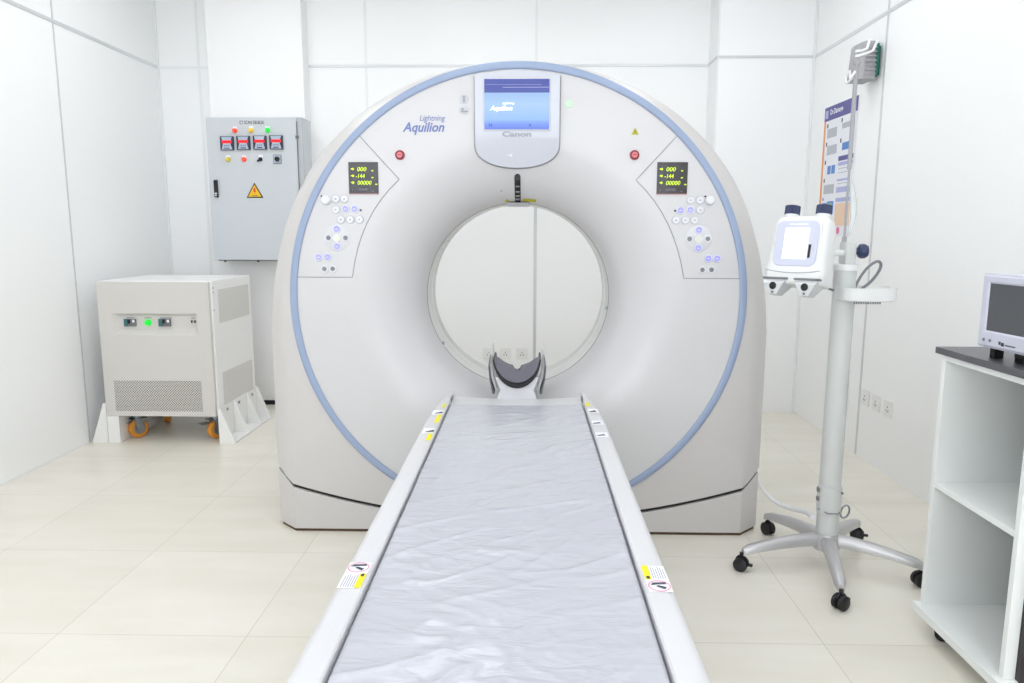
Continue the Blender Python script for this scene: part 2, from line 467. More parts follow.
# ceiling light panels
def light(x, y, k, where):
    o = thing('ceiling_light', 'square white ceiling light, ' + where, 'ceiling light', (x, y, ZC), group='ceiling light panels')
    b = B()
    h = 0.30; fr = 0.022
    b.box(-h, h, -h, -h + fr, -0.02, 0); b.box(-h, h, h - fr, h, -0.02, 0)
    b.box(-h, -h + fr, -h + fr, h - fr, -0.02, 0); b.box(h - fr, h, -h + fr, h - fr, -0.02, 0)
    obj('frame', b, 'light_frame', o, local=True)
    b = B(); b.box(-h + fr, h - fr, -h + fr, h - fr, -0.014, -0.004); obj('diffuser', b, 'light_panel', o, local=True)
names = {-1.75: 'left column', -0.37: 'middle column', 1.01: 'right column'}
rows = {1.0: 'row over the table', 2.2: 'row before the scanner', 3.4: 'row above the scanner', 4.1: 'row by the back wall'}
for x, cn in names.items():
    for y, rn in rows.items():
        light(x, y, 0, cn + ' of the ' + rn)

# ------------------------------------------------------------------ the CT scanner gantry
GX, GZ, GY = -0.041, 0.99, 2.885
def seam(x):
    x = abs(x)
    if x < 0.938: return 0.068 + 0.143 * (x / 0.938) ** 2
    return 0.211 + (min(x, 1.033) - 0.938) / 0.095 * 0.06
def surf(r):
    """depth of the front cover at radius r from the bore axis"""
    if r >= 0.67: return GY
    t = (0.67 - r) / 0.28
    return GY + 0.215 * (1 - sqrt(max(0, 1 - t * t)))
OT = [(90, .933), (75, .94), (60.6, .955), (50, .968), (39.7, .98), (32.4, .988), (23.5, .994), (14.3, .998), (6.3, 1.008), (0, 1.020), (-6, 1.035)]
def r_wall(deg, wx):
    """distance from axis to the polygon |x|=wx above the seam"""
    c, s_ = cos(radians(deg)), sin(radians(deg))
    r = wx / max(c, 1e-6)
    if GZ + r * s_ < seam(wx):
        lo, hi = 0.5, r
        for _ in range(40):
            m = (lo + hi) / 2
            if GZ + m * s_ < seam(m * c): hi = m
            else: lo = m
        r = lo
    return r
def r_out(deg):
    a = deg if deg <= 90 else 180 - deg
    if a < -270: a = a
    if a >= -6:
        for k in range(len(OT) - 1):
            (a0, r0), (a1, r1) = OT[k], OT[k + 1]
            if a1 <= a <= a0:
                t = (a0 - a) / (a0 - a1); return r0 + (r1 - r0) * t
        return OT[-1][1]
    return r_wall(a, 1.033 if a < -6 else 1.033)
def r_front(deg):
    a = deg if deg <= 90 else 180 - deg
    if a >= 0: return max(0.9135, r_out(a) - 0.085)
    if a >= -6: return 0.935 + (0.943 - 0.935) * (-a / 6)
    return r_wall(a, 0.938)
angs = []
a = -90.0
def corner(wx): return math.degrees(atan2(seam(wx) - GZ, wx))
cs = [corner(0.938), corner(1.033)]
base_angs = [-90 + 1.5 * i for i in range(121)]
base_angs = sorted(set([round(x, 4) for x in base_angs if min(abs(x - c) for c in cs) > 0.5] + [round(c, 4) for c in cs] + [round(c + .02, 4) for c in cs]))
angs = base_angs + [180 - x for x in reversed(base_angs)][1:-1]     # right side up, left side down
def pt(deg, r, y): return Vector((GX + r * cos(radians(deg)), y, GZ + r * sin(radians(deg))))
C0, C1 = math.degrees(atan2(seam(0.938) - GZ, 0.938)), math.degrees(atan2(0.271 - GZ, 1.033))
def g(a):
    if a > 90: return 180 - g(180 - a)
    if a >= 0: return a
    if a >= C1: return a * C0 / C1
    return C0 + (a - C1) * (-90 - C0) / (-90 - C1)
def shell(t_, y):
    return [pt(g(a), r_front(g(a)), y).lerp(pt(a, r_out(a), y), t_) for a in angs]
def ring(rf, yf):
    return [pt(a, rf(a) if callable(rf) else rf, yf(a) if callable(yf) else yf) for a in angs]

gantry = thing('ct_scanner_gantry', 'large white ring shaped CT scanner gantry with blue rim stripe and round bore', 'scanner', (GX, 3.35, 0))
# front cover: flat annulus, then a funnel into the bore
b = B(); rows_ = []
rs = [0.39 + 0.28 * (1 - cos(radians(90 * i / 16))) for i in range(17)] + [0.74, 0.81, 0.884]
rows_ = [ring(r, surf(r)) for r in rs]
b.grid(rows_, True)
front = obj('front_cover', b, 'gantry_white', gantry, ang=50)
b = B()
b.grid([ring(0.884, GY + .004), ring(0.8845, GY - .004), ring(0.889, GY - 0.007), ring(0.9085, GY - 0.007), ring(0.9125, GY - .004), ring(0.913, GY + .004)], True)
obj('accent_stripe', b, 'blue_stripe', gantry, ang=50, label='pale blue stripe around the front rim')
# outer cover
b = B()
def mix(t): return lambda a: r_front(a) + t * (r_out(a) - r_front(a))
side = [(0.0, 2.893), (0.30, 2.912), (0.70, 2.952), (1.0, 2.99)]
rr = [[pt(g(a), 0.9135, GY + 0.002) for a in angs]] + [shell(t_, y_) for t_, y_ in side] + [shell(1, 3.66), shell(0.8, 3.72), shell(0.2, 3.76), ring(lambda a: 0.62, 3.77)]
rr += [ring(0.54, 3.72), ring(0.46, 3.60), ring(0.41, 3.46), ring(0.395, 3.362)]
b.grid(rr, True)
obj('outer_cover', b, 'gantry_grey', gantry, ang=32)
b = B()
b.grid([ring(0.392, 3.098), ring(0.388, 3.104), ring(0.388, 3.362), ring(0.394, 3.366)], True)
obj('bore_liner', b, 'liner', gantry)
b = B(); P = [pt(a_, 0.3895, 3.099) for a_ in range(0, 360, 3)]
b.tube(P, 0.0015, 6, True); obj('bore_seam', b, 'line_grey', gantry)
b = B(); P = [pt(a_, 0.387, 3.24) for a_ in range(0, 360, 3)]
b.tube(P, 0.002, 6, True); obj('bore_window_ring', b, 'seam_white', gantry)
# small clips on the bore edge
for a_ in (142, 352, 213):
    b = B(); p = pt(a_, 0.388, 3.105); b.box(p.x - .006, p.x + .006, p.y - .004, p.y + .01, p.z - .006, p.z + .006)
    obj('bore_clip', b, 'steel', gantry)

# skirt below the seam
def front_y(x):
    x = abs(x)
    return 2.895 if x <= 0.938 else 2.895 + (x - 0.938) / 0.092 * 0.085
def skirt(b, top_off, inset, zlo, hx=1.028, flat=None):
    xs = [-hx, -0.938] + [-0.938 + 1.876 * i / 40 for i in range(1, 40)] + [0.938, hx]
    fr_t, fr_b, bk_t, bk_b = [], [], [], []
    for x in xs:
        zt = (seam(x) + top_off) if flat is None else flat
        yf = front_y(x) + inset; yb = 3.76 - (0.0 if abs(x) < .94 else 0.08) - inset
        fr_b.append(Vector((GX + x, yf, zlo))); fr_t.append(Vector((GX + x, yf, zt)))
        bk_t.append(Vector((GX + x, yb, zt))); bk_b.append(Vector((GX + x, yb, zlo)))
    b.grid([fr_b, fr_t, bk_t, bk_b, fr_b])
    n = len(xs)
    for arr in (0, n - 1):
        b.add([fr_b[arr], fr_t[arr], bk_t[arr], bk_b[arr]], [(0, 1, 2, 3)])
b = B(); skirt(b, -0.016, 0, 0.012); obj('base_cover', b, 'gantry_grey', gantry, bevel=0.003)
b = B(); skirt(b, 0.004, 0.012, 0.03, hx=1.016); obj('base_gap', b, 'gap_dark', gantry, label='dark gap between base and body')
b = B(); skirt(b, 0, 0.006, 0.0, hx=1.018, flat=0.012); obj('base_plinth', b, 'brown_edge', gantry, label='thin brown edge at the floor')

# inset outlines of the two control panels
def polar(x, z): return sqrt((x - GX) ** 2 + (z - GZ) ** 2)
def seam_line(pts, nm='panel_seam'):
    b = B(); P = []
    for i in range(len(pts) - 1):
        for k in range(8 if i < len(pts) - 2 else 9):
            t_ = k / 8; x = pts[i][0] * (1 - t_) + pts[i + 1][0] * t_; z = pts[i][1] * (1 - t_) + pts[i + 1][1] * t_
            P.append((x, surf(polar(x, z)) - 0.0004, z))
    b.tube(P, 0.0016, 5)
    obj(nm, b, 'line_grey', gantry)
def smooth_arc(p0, p1, p2, n=8):
    """quadratic curve passing near p1"""
    c = (2 * p1[0] - (p0[0] + p2[0]) / 2, 2 * p1[1] - (p0[1] + p2[1]) / 2)
    return [((1 - t) ** 2 * p0[0] + 2 * t * (1 - t) * c[0] + t * t * p2[0], (1 - t) ** 2 * p0[1] + 2 * t * (1 - t) * c[1] + t * t * p2[1]) for t in [i / n for i in range(n + 1)]]
seam_line([(-0.661, 1.632), (-0.504, 1.461)] + smooth_arc((-0.504, 1.461), (-0.634, 1.295), (-0.700, 1.078))[1:] + [(-0.925, 1.078)])
seam_line([(0.579, 1.632), (0.420, 1.459)] + smooth_arc((0.420, 1.459), (0.548, 1.295), (0.620, 1.078))[1:] + [(0.843, 1.078)])

# buttons
def put(kind, x, z):
    y = surf(polar(x, z))
    if kind == 'dot':
        b = B(); b.cyl((x, y - 0.002, z), (x, y, z), 0.0045, n=10); obj('indicator_dot', b, 'dark_text', gantry); return
    if kind == 'knob':
        b = B(); b.lathe([(0.019, 0), (0.018, 0.014), (0.014, 0.018), (0.0, 0.019)], (x, y, z), (0, -1, 0)); kb = obj('round_knob', b, 'button_white', gantry)
        b = B(); b.cyl((x - .018, y - 0.001, z + .014), (x - .018, y - .003, z + .014), 0.004, n=8); obj('knob_mark', b, 'dark_text', kb); return
    R_, cm = {'w': (0.0165, 'button_white'), 'b': (0.0165, 'button_blue'), 'g': (0.0165, 'button_grey'), 'c': (0.0185, 'button_clear')}[kind]
    b = B(); b.lathe([(R_, 0), (R_, 0.002), (R_ - 0.002, 0.004), (R_ - 0.005, 0.0035)], (x, y, z), (0, -1, 0), 20)
    o = obj('button', b, 'button_white' if kind != 'w' else 'button_rim', gantry, label={'b': 'lit blue button', 'g': 'button with dark symbol', 'w': 'white button', 'c': 'plain centre button'}[kind])
    b = B(); rr_ = 0.0115 if kind != 'g' else 0.009
    b.cyl((x, y - 0.003, z), (x, y - 0.0055, z), rr_ if kind != 'w' else 0.0135, n=16); obj('button_cap', b, cm, o)
    if kind in 'wb':
        b = B(); s_ = 0.003 if kind == 'w' else 0.005
        b.box(x - s_, x + s_, y - 0.0062, y - 0.0054, z - 0.0025, z + 0.0015); obj('button_symbol', b, 'button_grey' if kind == 'w' else 'button_white', o)
LB = [('knob', -0.794, 1.382), ('w', -0.756, 1.386), ('w', -0.722, 1.386), ('w', -0.757, 1.345), ('b', -0.719, 1.347), ('b', -0.683, 1.347), ('dot', -0.659, 1.342),
      ('w', -0.738, 1.306), ('w', -0.701, 1.306), ('w', -0.665, 1.306), ('b', -0.756, 1.269), ('g', -0.790, 1.234), ('c', -0.757, 1.234), ('g', -0.722, 1.234), ('b', -0.757, 1.2),
      ('b', -0.832, 1.158), ('b', -0.796, 1.158), ('g', -0.811, 1.111), ('g', -0.777, 1.112)]
RB = [('knob', 0.709, 1.383), ('w', 0.671, 1.383), ('w', 0.634, 1.383), ('w', 0.673, 1.345), ('b', 0.635, 1.345), ('b', 0.597, 1.344), ('dot', 0.576, 1.342),
      ('w', 0.653, 1.306), ('w', 0.617, 1.306), ('w', 0.580, 1.306), ('b', 0.671, 1.268), ('g', 0.707, 1.234), ('c', 0.672, 1.232), ('g', 0.636, 1.233), ('b', 0.671, 1.197),
      ('b', 0.747, 1.157), ('b', 0.712, 1.157), ('g', 0.727, 1.112), ('g', 0.691, 1.112)]
for (cx_, cz_) in ((-0.757, 1.234), (0.672, 1.233)):
    b = B(); y = surf(polar(cx_, cz_)); b.lathe([(0.053, 0), (0.053, 0.0008), (0.052, 0.0014)], (cx_, y, cz_), (0, -1, 0), 36); obj('button_pad', b, 'button_pad', gantry)
for k in LB + RB: put(*k)

# black digital displays
def display(x0, x1):
    z0, z1 = 1.407, 1.527
    b = B(); b.box(x0, x1, GY - 0.004, GY + .002, z0, z1); d = obj('digital_display', b, 'display_black', gantry, bevel=0.001)
    b = B(); b.box(x0 - .001, x1 + .001, GY - 0.0035, GY + .001, z0 - .003, z0); obj('display_edge', b, 'pink_edge', d)
    y = GY - 0.0046
    W = x1 - x0
    for zz, s, wd, xo in ((1.492, '000', 0.036, 0.30), (1.466, '-144', 0.036, 0.24), (1.440, '00000', 0.055, 0.30)):
        text('display_digits', s, 'display_green', d, (x0 + xo * W, y, zz), XD, ZD, wd, 0.016, shear=0.15, bold=0.01)
        b = B(); b.add([(x0 + .008, y, zz + .009), (x0 + .019, y, zz + .014), (x0 + .019, y, zz + .003)], [(0, 1, 2)]); b.box(x0 + .019, x0 + .022, y, y + .0005, zz + .006, zz + .011)
        obj('display_icon', b, 'display_green', d, smooth=False)
        b = B(); b.box(x1 - .026 if s != '00000' else x1 - .012, x1 - .018 if s != '00000' else x1 - .004, y, y + .0005, zz, zz + .004); obj('unit_mark', b, 'display_green', d, smooth=False)
    b = B(); b.box(x0 + .036, x0 + .074, y, y + .0005, 1.417, 1.427); obj('dim_field', b, 'display_dim', d, smooth=False)
    b = B(); b.box(x1 - .026, x1 - .018, y, y + .0005, 1.414, 1.418); b.box(x0 + .012, x0 + .015, y, y + .0005, 1.416, 1.424); obj('unit_mark', b, 'display_dim', d, smooth=False)
display(-0.702, -0.586); display(0.501, 0.619)

# brand lettering, emergency buttons, marks
text('lettering', 'Aquilion', 'blue_text', gantry, (-0.487, GY - 0.001, 1.630), XD, ZD, 0.163, 0.048, shear=0.28, bold=0.022, label='blue slanted lettering')
text('lettering', 'Lightning', 'blue_text', gantry, (-0.420, GY - 0.001, 1.676), XD, ZD, 0.100, 0.028, shear=0.28, bold=0.002, label='small blue slanted lettering')
for x in (-0.499, 0.412):
    b = B(); b.lathe([(0.019, 0), (0.018, 0.007), (0.012, 0.009)], (x, GY, 1.554), (0, -1, 0)); e = obj('emergency_button', b, 'red_button', gantry, label='round red button')
    b = B(); b.lathe([(0.0115, 0.0085), (0.0105, 0.013), (0, 0.0135)], (x, GY, 1.554), (0, -1, 0)); e2 = obj('button_cap', b, 'red_centre', e)
    b = B(); b.box(x - .006, x + .006, GY - .0145, GY - .0134, 1.5525, 1.5555); obj('button_mark', b, 'red_button', e)
b = B(); b.prism([(0.397, 1.631), (0.426, 1.631), (0.4115, 1.657)], 'y', GY - 0.0015, GY); s_ = obj('warning_triangle', b, 'yellow_olive', gantry, label='small yellow warning triangle')
b = B(); b.box(0.410, 0.413, GY - .0022, GY - .0015, 1.637, 1.648); obj('exclamation_mark', b, 'dark_text', s_)
b = B(); b.lathe([(0.0145, 0), (0.013, 0.004), (0, 0.006)], (0.156, GY, 1.745), (0, -1, 0)); obj('status_light', b, 'green_lamp', gantry, label='pale green status light')
for z in (1.764, 1.723):
    b = B(); b.lathe([(0.018, 0), (0.0175, 0.0015), (0.017, 0.0015)], (-0.2475, GY, z), (0, -1, 0)); o = obj('indicator_icon', b, 'button_rim', gantry)
    b = B()
    if z > 1.75: b.cyl((-.2475, GY - .002, z + .006), (-.2475, GY - .003, z + .006), .006, n=12); b.prism([(-.254, z - .001), (-.241, z - .001), (-.245, z - .014), (-.250, z - .014)], 'y', GY - .003, GY - .002)
    else: b.cyl((-.253, GY - .002, z + .003), (-.253, GY - .003, z + .003), .005, n=12); b.box(-.260, -.234, GY - .003, GY - .002, z - .008, z - .003)
    obj('icon_figure', b, 'grey_text', o)

# screen housing: shield shaped plate standing over the funnel
hx0, hx1 = -0.206, 0.121; hc = (hx0 + hx1) / 2; hw = (hx1 - hx0) / 2
U = []
for i in range(25):
    t_ = pi * i / 24; ex = 0.62
    U.append((hc + hw * cos(t_) , 1.60 - 0.094 * (sin(t_) ** 0.75)))
def hy(z): return 2.866 if z > 1.62 else 2.866 + (1.62 - z) * 0.30
b = B()
top = [(hx0, 1.872), (hx1, 1.872)]
out = [(hx0, 1.852), (hc, 1.869), (hx1, 1.852), (hx1, 1.62)] + U + [(hx0, 1.62)]
n = len(out)
fv = [Vector((x, hy(z), z)) for x, z in out]; bv = [Vector((x, max(GY + .002, surf(polar(x, z)) + .012), z)) for x, z in out]
b.add(fv + bv, [(0, 1, 2, 3, n - 1), tuple(range(3, n))] + [(i, (i + 1) % n, n + (i + 1) % n, n + i) for i in range(n)])
hs = obj('screen_housing', b, 'housing', gantry, bevel=0.0035, seg=3)
b = B()
P = [Vector((x + (x - hc) * .012, surf(polar(x, z)) - .0003, z - 0.002)) for x, z in [(hx1, 1.85), (hx1, 1.75), (hx1, 1.65)] + U + [(hx0, 1.65), (hx0, 1.75), (hx0, 1.85)]]
b.tube(P, 0.0018, 5); obj('housing_seam', b, 'line_grey', hs)
b = B(); b.box(-0.173, 0.085, 2.8635, 2.868, 1.643, 1.838); fr_ = obj('screen_frame', b, 'button_rim', hs, bevel=.001)
b = B(); b.box(-0.168, 0.080, 2.8622, 2.866, 1.648, 1.833); scr = obj('touch_screen', b, 'touch_screen', hs)
y = 2.8617
text('screen_title', 'Aquilion', 'screen_white', scr, (-0.146, y, 1.712), XD, ZD, 0.085, 0.023, shear=0.25, bold=0.015)
text('screen_subtitle', 'Lightning', 'screen_white', scr, (-0.098, y, 1.738), XD, ZD, 0.045, 0.010, shear=0.25, bold=0.01)
b = B(); b.box(-0.098, 0.078, y, y + .0003, 1.8015, 1.8035); b.box(-0.165, 0.05, y, y + .0003, 1.812, 1.8130); obj('screen_lines', b, 'poster_lilac', scr, smooth=False)
b = B(); b.box(-0.150, -0.146, y, y + .0003, 1.658, 1.668); b.box(-0.142, -0.138, y, y + .0003, 1.658, 1.668); b.add([(0.004, y, 1.668), (0.012, y, 1.663), (0.004, y, 1.658)], [(0, 1, 2)]); obj('screen_buttons', b, 'poster_purple', scr, smooth=False)
text('lettering', 'Canon', 'grey_text', hs, (-0.100, 2.8655, 1.612 + 0.008), XD, ZD, 0.112, 0.021, bold=0.045, label='grey lettering below the screen')
zc_ = 1.553; yy = hy(zc_) - 0.001
b = B(); b.add([(-0.074, yy, zc_), (-0.062, yy - .003, zc_ + .008), (-0.062, yy + .002, zc_ - .008)], [(0, 1, 2)]); b.box(-0.078, -0.073, yy - .001, yy + .001, zc_ - .003, zc_ + .004); obj('speaker_symbol', b, 'button_white', hs, smooth=False)

# laser slot above the bore with its catch and yellow marks
b = B(); P1 = []
for z in [1.474 - .0108 * i for i in range(11)]:
    P1.append((z, surf(z - GZ)))
rowsL = []
for z, y in P1: rowsL.append([Vector((-.0535, y - .0025, z)), Vector((-.0505, y - .004, z)), Vector((-.0325, y - .004, z)), Vector((-.0295, y - .0025, z))])
b.grid(rowsL); b.grid([[r[0], r[0] + Vector((0, .02, 0))] for r in rowsL]); b.grid([[r[3], r[3] + Vector((0, .02, 0))] for r in rowsL])
sl = obj('laser_slot', b, 'display_black', gantry, label='black upright slot above the bore')
b = B(); y = surf(1.480 - GZ) - .004; b.cyl((-.0415, y, 1.475), (-.0415, y + .014, 1.475), .0118, n=20); obj('slot_end', b, 'black', sl)
b = B()
for z in (1.44, 1.42, 1.405, 1.392):
    b = B(); y = surf(z + .004 - GZ) - .0052; b.box(-.0495, -.0335, y, y + .004, z - .004, z + .002)
    obj('slot_band', b, 'breaker_grey', sl)
b = B(); b.rbox(-.088, .008, 3.055, 3.10, 1.364, 1.380, .006, 'y'); obj('bore_catch', b, 'speaker_grey', gantry, bevel=.002)
on = lambda x, z: (x, surf(polar(x, z)) - .002, z)
b = B(); q_ = [(-.020 + .054 * i / 6, 1.3945 - .004 * i / 6) for i in range(7)]
b.grid([[Vector(on(x, z)) for x, z in q_], [Vector(on(x, z - .005)) for x, z in q_], [Vector(on(x, z - .010)) for x, z in q_]]); obj('yellow_label', b, 'yellow_olive', gantry, smooth=False, label='yellow warning strip')
b = B(); b.add([on(-.100, 1.381), on(-.074, 1.3835), on(-.085, 1.393)], [(0, 1, 2)]); obj('yellow_label', b, 'yellow_olive', gantry, smooth=False, label='small yellow triangle')
b = B(); b.cyl((-.108, surf(.438) - .003, 1.423), (-.108, surf(.438) + .004, 1.423), .003, n=10); obj('sensor_dot', b, 'grey_text', gantry)

# ------------------------------------------------------------------ patient table
TX = -0.037
table = thing('patient_table', 'long narrow white patient table with side rails running into the scanner bore', 'patient table', (TX, 1.6, 0))
b = B()
# tabletop: shallow trough
def trough(x): return 0.604 + 0.022 * (abs(x - TX) / 0.24) ** 2.2
xs = [TX - 0.243 + 0.486 * i / 24 for i in range(25)]
ys = [0.32, 1.0, 1.8, 2.55, 2.74, 2.78]
topv = [[Vector((x, y if y < 2.7 else y + 0.02 - .05 * (abs(x - TX) / .243) ** 2, trough(x))) for x in xs] for y in ys]
b.grid(topv)
bot = [[Vector((v.x, v.y, 0.575)) for v in r] for r in topv]
b.grid(bot, flip=True)
b.grid([topv[0], bot[0]]); b.grid([topv[-1], bot[-1]], flip=True)
b.grid([[r[0] for r in topv], [r[0] for r in bot]]); b.grid([[r[-1] for r in topv], [r[-1] for r in bot]])
obj('tabletop', b, 'table_white', table)
# side rails with a rounded outer shoulder, tapering at the far end
def rail(sg):
    b = B(); rows_ = []
    for y, o in ((0.28, .030), (0.31, .008), (0.36, 0), (1.3, 0), (2.30, 0), (2.45, .006), (2.60, .016), (2.70, .024), (2.725, .029)):
        w_out = 0.297 - o; zt = 0.65
        prof = [(0.243, 0.575), (0.243, zt - .003), (0.246, zt)]
        prof += [(w_out - 0.020, zt)]
        for k in range(1, 6):
            a_ = radians(90 - 15 * k); prof.append((w_out - .020 + .020 * cos(a_), zt - .020 + .020 * sin(a_)))
        prof += [(w_out, zt - 0.07), (w_out - .012, zt - 0.10), (w_out - .03, zt - .115), (0.245, zt - .115)]
        rows_.append([Vector((TX + sg * px, y, pz)) for px, pz in prof])
    b.grid(rows_, True)
    n = len(rows_[0]); b.add(rows_[0], [tuple(range(n))]); b.add(rows_[-1], [tuple(range(n))])
    obj('side_rail', b, 'table_white', table, ang=40)
rail(-1); rail(1)
# gap shadows: dark strips standing in for shade at the far end of the rails
for sg in (-1, 1):
    b = B(); b.box(TX + sg * .2425 - .002, TX + sg * .2425 + .002, 2.60, 2.66, 0.636, 0.6508); obj('rail_gap_shade', b, 'breaker_grey', table)
b = B(); b.rbox(TX - .21, TX + .21, 0.55, 2.35, 0.0, 0.10, .06); obj('floor_base', b, 'gantry_grey', table, bevel=.012)
b = B()
for k in range(9):
    z = 0.10 + k * 0.048; b.rbox(TX - .18 + (k % 2) * .008, TX + .18 - (k % 2) * .008, 0.75, 2.2, z, z + .046, .03)
obj('bellows', b, 'cabinet_edge', table, bevel=.008)
b = B(); b.rbox(TX - .22, TX + .22, 0.45, 2.55, 0.532, 0.575, .03); obj('slide_frame', b, 'gantry_grey', table, bevel=.005)

# stickers on the rails
def quad(nm, m, pts, z, par, lab=None):
    b = B(); b.add([(x, y, z) for x, y in pts], [tuple(range(len(pts)))]); return obj(nm, b, m, par, smooth=False, label=lab)
def rect(x0, x1, y0, y1): return [(x0, y0), (x1, y0), (x1, y1), (x0, y1)]
def rail_label(sg, y0, y1, figure_first):
    xi, xo = TX + sg * 0.249, TX + sg * 0.290
    a_, c_ = min(xi, xo), max(xi, xo)
    L_ = y1 - y0
    o = quad('warning_sticker', 'sticker_white', rect(a_, c_, y0, y1), 0.6506, table, 'white sticker with hand pictogram and yellow bar')
    yf0, yf1 = (y1 - .42 * L_, y1) if figure_first else (y0, y0 + .42 * L_)
    yt0, yt1 = (y0, y1 - .45 * L_) if figure_first else (y0 + .45 * L_, y1)
    xy = (xi, xi + sg * 0.012)
    quad('yellow_bar', 'yellow', rect(min(xy), max(xy), yt0, yt1), 0.6512, o)
    quad('bar_mark', 'dark_text', rect(min(xy) + .003, max(xy) - .003, yt0 + .002 if not figure_first else yt1 - .012, yt0 + .012 if not figure_first else yt1 - .002), 0.6516, o)
    b = B()
    for k in range(6):
        x = xi + sg * (0.015 + 0.0042 * k); b.add([(x, yt0 + .003, .6512), (x + .0013, yt0 + .003, .6512), (x + .0013, yt1 - .004 - .004 * (k % 3), .6512), (x, yt1 - .004 - .004 * (k % 3), .6512)], [(0, 1, 2, 3)])
    obj('text_lines', b, 'sticker_text', o, smooth=False)
    b = B(); xc = (xi + xo) / 2; yc = (yf0 + yf1) / 2
    n = 28
    for k in range(n):
        t0, t1 = 2 * pi * k / n, 2 * pi * (k + 1) / n; R0x, R0y = .0195, (yf1 - yf0) / 2 * .98; R1x, R1y = R0x - .0022, R0y - .003
        b.add([(xc + R0x * cos(t0), yc + R0y * sin(t0), .6512), (xc + R0x * cos(t1), yc + R0y * sin(t1), .6512), (xc + R1x * cos(t1), yc + R1y * sin(t1), .6512), (xc + R1x * cos(t0), yc + R1y * sin(t0), .6512)], [(0, 1, 2, 3)])
    obj('pictogram_ring', b, 'pink_ring', o, smooth=False)
    b = B(); h = (yf1 - yf0) / 2
    b.add([(xc - .015, yc + .1 * h, .6514), (xc - .010, yc + .55 * h, .6514), (xc + .012, yc + .65 * h, .6514), (xc + .014, yc + .3 * h, .6514), (xc - .002, yc + .25 * h, .6514)], [(0, 1, 2, 3, 4)])
    b.add([(xc - .002, yc + .1 * h, .6514), (xc + .012, yc - .25 * h, .6514), (xc + .008, yc - .6 * h, .6514), (xc - .006, yc - .1 * h, .6514)], [(0, 1, 2, 3)])
    obj('pictogram_hand', b, 'picto_dark', o, smooth=False)
rail_label(-1, 1.165, 1.262, True)
rail_label(1, 1.165, 1.262, False)
for (sg, yy0, yy1, kind) in ((-1, 2.06, 2.13, 'y'), (-1, 2.145, 2.175, 'k'), (-1, 2.26, 2.36, 'y'), (-1, 2.375, 2.405, 'k'), (-1, 2.47, 2.51, 'y'), (1, 2.50, 2.55, 'y'), (1, 2.41, 2.44, 'k'), (1, 2.26, 2.28, 'k'), (1, 2.12, 2.14, 'k')):
    xi, xo = TX + sg * 0.248, TX + sg * (0.262 if kind == 'y' else 0.276)
    if kind == 'y':
        o = quad('sticker', 'yellow', rect(min(xi, xo), max(xi, xo), yy0, yy1), 0.6508, table, 'small yellow sticker')
    else:
        o = quad('sticker', 'sticker_white', rect(min(xi, TX + sg * .284), max(xi, TX + sg * .284), yy0 - .01, yy1 + .02), 0.6505, table, 'small white sticker with dark symbol')
        quad('symbol', 'picto_dark', [(min(xi, xo) + .004, yy0), (max(xi, xo), yy0 + .006), (max(xi, xo) - .003, yy1), (min(xi, xo) + .001, yy0 + .008)], 0.6510, o)

# head holder at the far end of the tabletop
HX, HZ = -0.039, 0.775
b = B()
P = [(-0.079, .58), (-0.079, .612), (-0.066, .636), (-0.084, .672)]
arc = [(0.094 * cos(radians(a_)), HZ - HZ * 0 + 0.098 * sin(radians(a_)) - 0.0) for a_ in range(212, 331, 7)]
left = [(HX - .082, .59), (HX - .078, .612), (HX - .066, .640), (HX - .086, .695)]
right = [(HX + .086, .695), (HX + .066, .640), (HX + .078, .612), (HX + .082, .59)]
mid = [(HX + x, z) for x, z in [(0.0935 * cos(radians(a_)), HZ - 0.010 + 0.105 * sin(radians(a_))) for a_ in range(222, 319, 8)]]
b.prism(left + mid + right, 'y', 2.79, 2.97)
hh = obj('head_holder', b, 'table_white', table, bevel=.003, ang=50)
# dark outer shell (crescent) and the grey foam cushion inside
def crescent(ro_x, ro_z, a0, a1, inner, n=26):
    o_ = [(HX + ro_x * cos(radians(a0 + (a1 - a0) * i / n)), HZ + ro_z * sin(radians(a0 + (a1 - a0) * i / n))) for i in range(n + 1)]
    i_ = inner(n)
    return o_ + i_
b = B()
sh = crescent(0.0950, 0.124, 185, 355, lambda n: [(HX + .0885 * cos(radians(355 - 170 * i / n)), HZ + .105 * sin(radians(355 - 170 * i / n))) for i in range(n + 1)])
b.prism(sh, 'y', 2.781, 2.96); obj('cradle_shell', b, 'black', hh, label='black curved cradle shell')
b = B()
def foam_inner(n):
    q = []
    for i in range(n + 1):
        t_ = 1 - 2 * i / n; x = 0.072 * t_
        z = HZ - 0.041 + 0.030 * abs(t_) ** 2.1
        if abs(t_) < 0.22: z -= 0.014 * min(1, (1 - (abs(t_) / .22)) * 2.5)
        q.append((HX + x, z))
    return q
fo = crescent(0.088, 0.101, 183, 357, foam_inner)
b.prism(fo, 'y', 2.775, 2.835); obj('head_cushion', b, 'cushion', hh, bevel=.002, label='dark grey foam head cushion')
for sg in (-1, 1):
    b = B()
    P = [(HX + sg * .100, .800), (HX + sg * .104, .800), (HX + sg * .112, .74), (HX + sg * .106, .68), (HX + sg * .088, .625), (HX + sg * .080, .625), (HX + sg * .097, .69), (HX + sg * .101, .74)]
    b.prism(P, 'y', 2.86, 3.0); obj('side_wing', b, 'table_white', hh, bevel=.0015)
    b = B()
    P = [(HX + sg * .1045, .775), (HX + sg * .110, .765), (HX + sg * .117, .72), (HX + sg * .112, .67), (HX + sg * .100, .612), (HX + sg * .092, .612), (HX + sg * .107, .67), (HX + sg * .112, .72)]
    b.prism(P, 'y', 2.85, 2.99); obj('strap_strip', b, 'breaker_grey', hh, label='grey fastening strip')

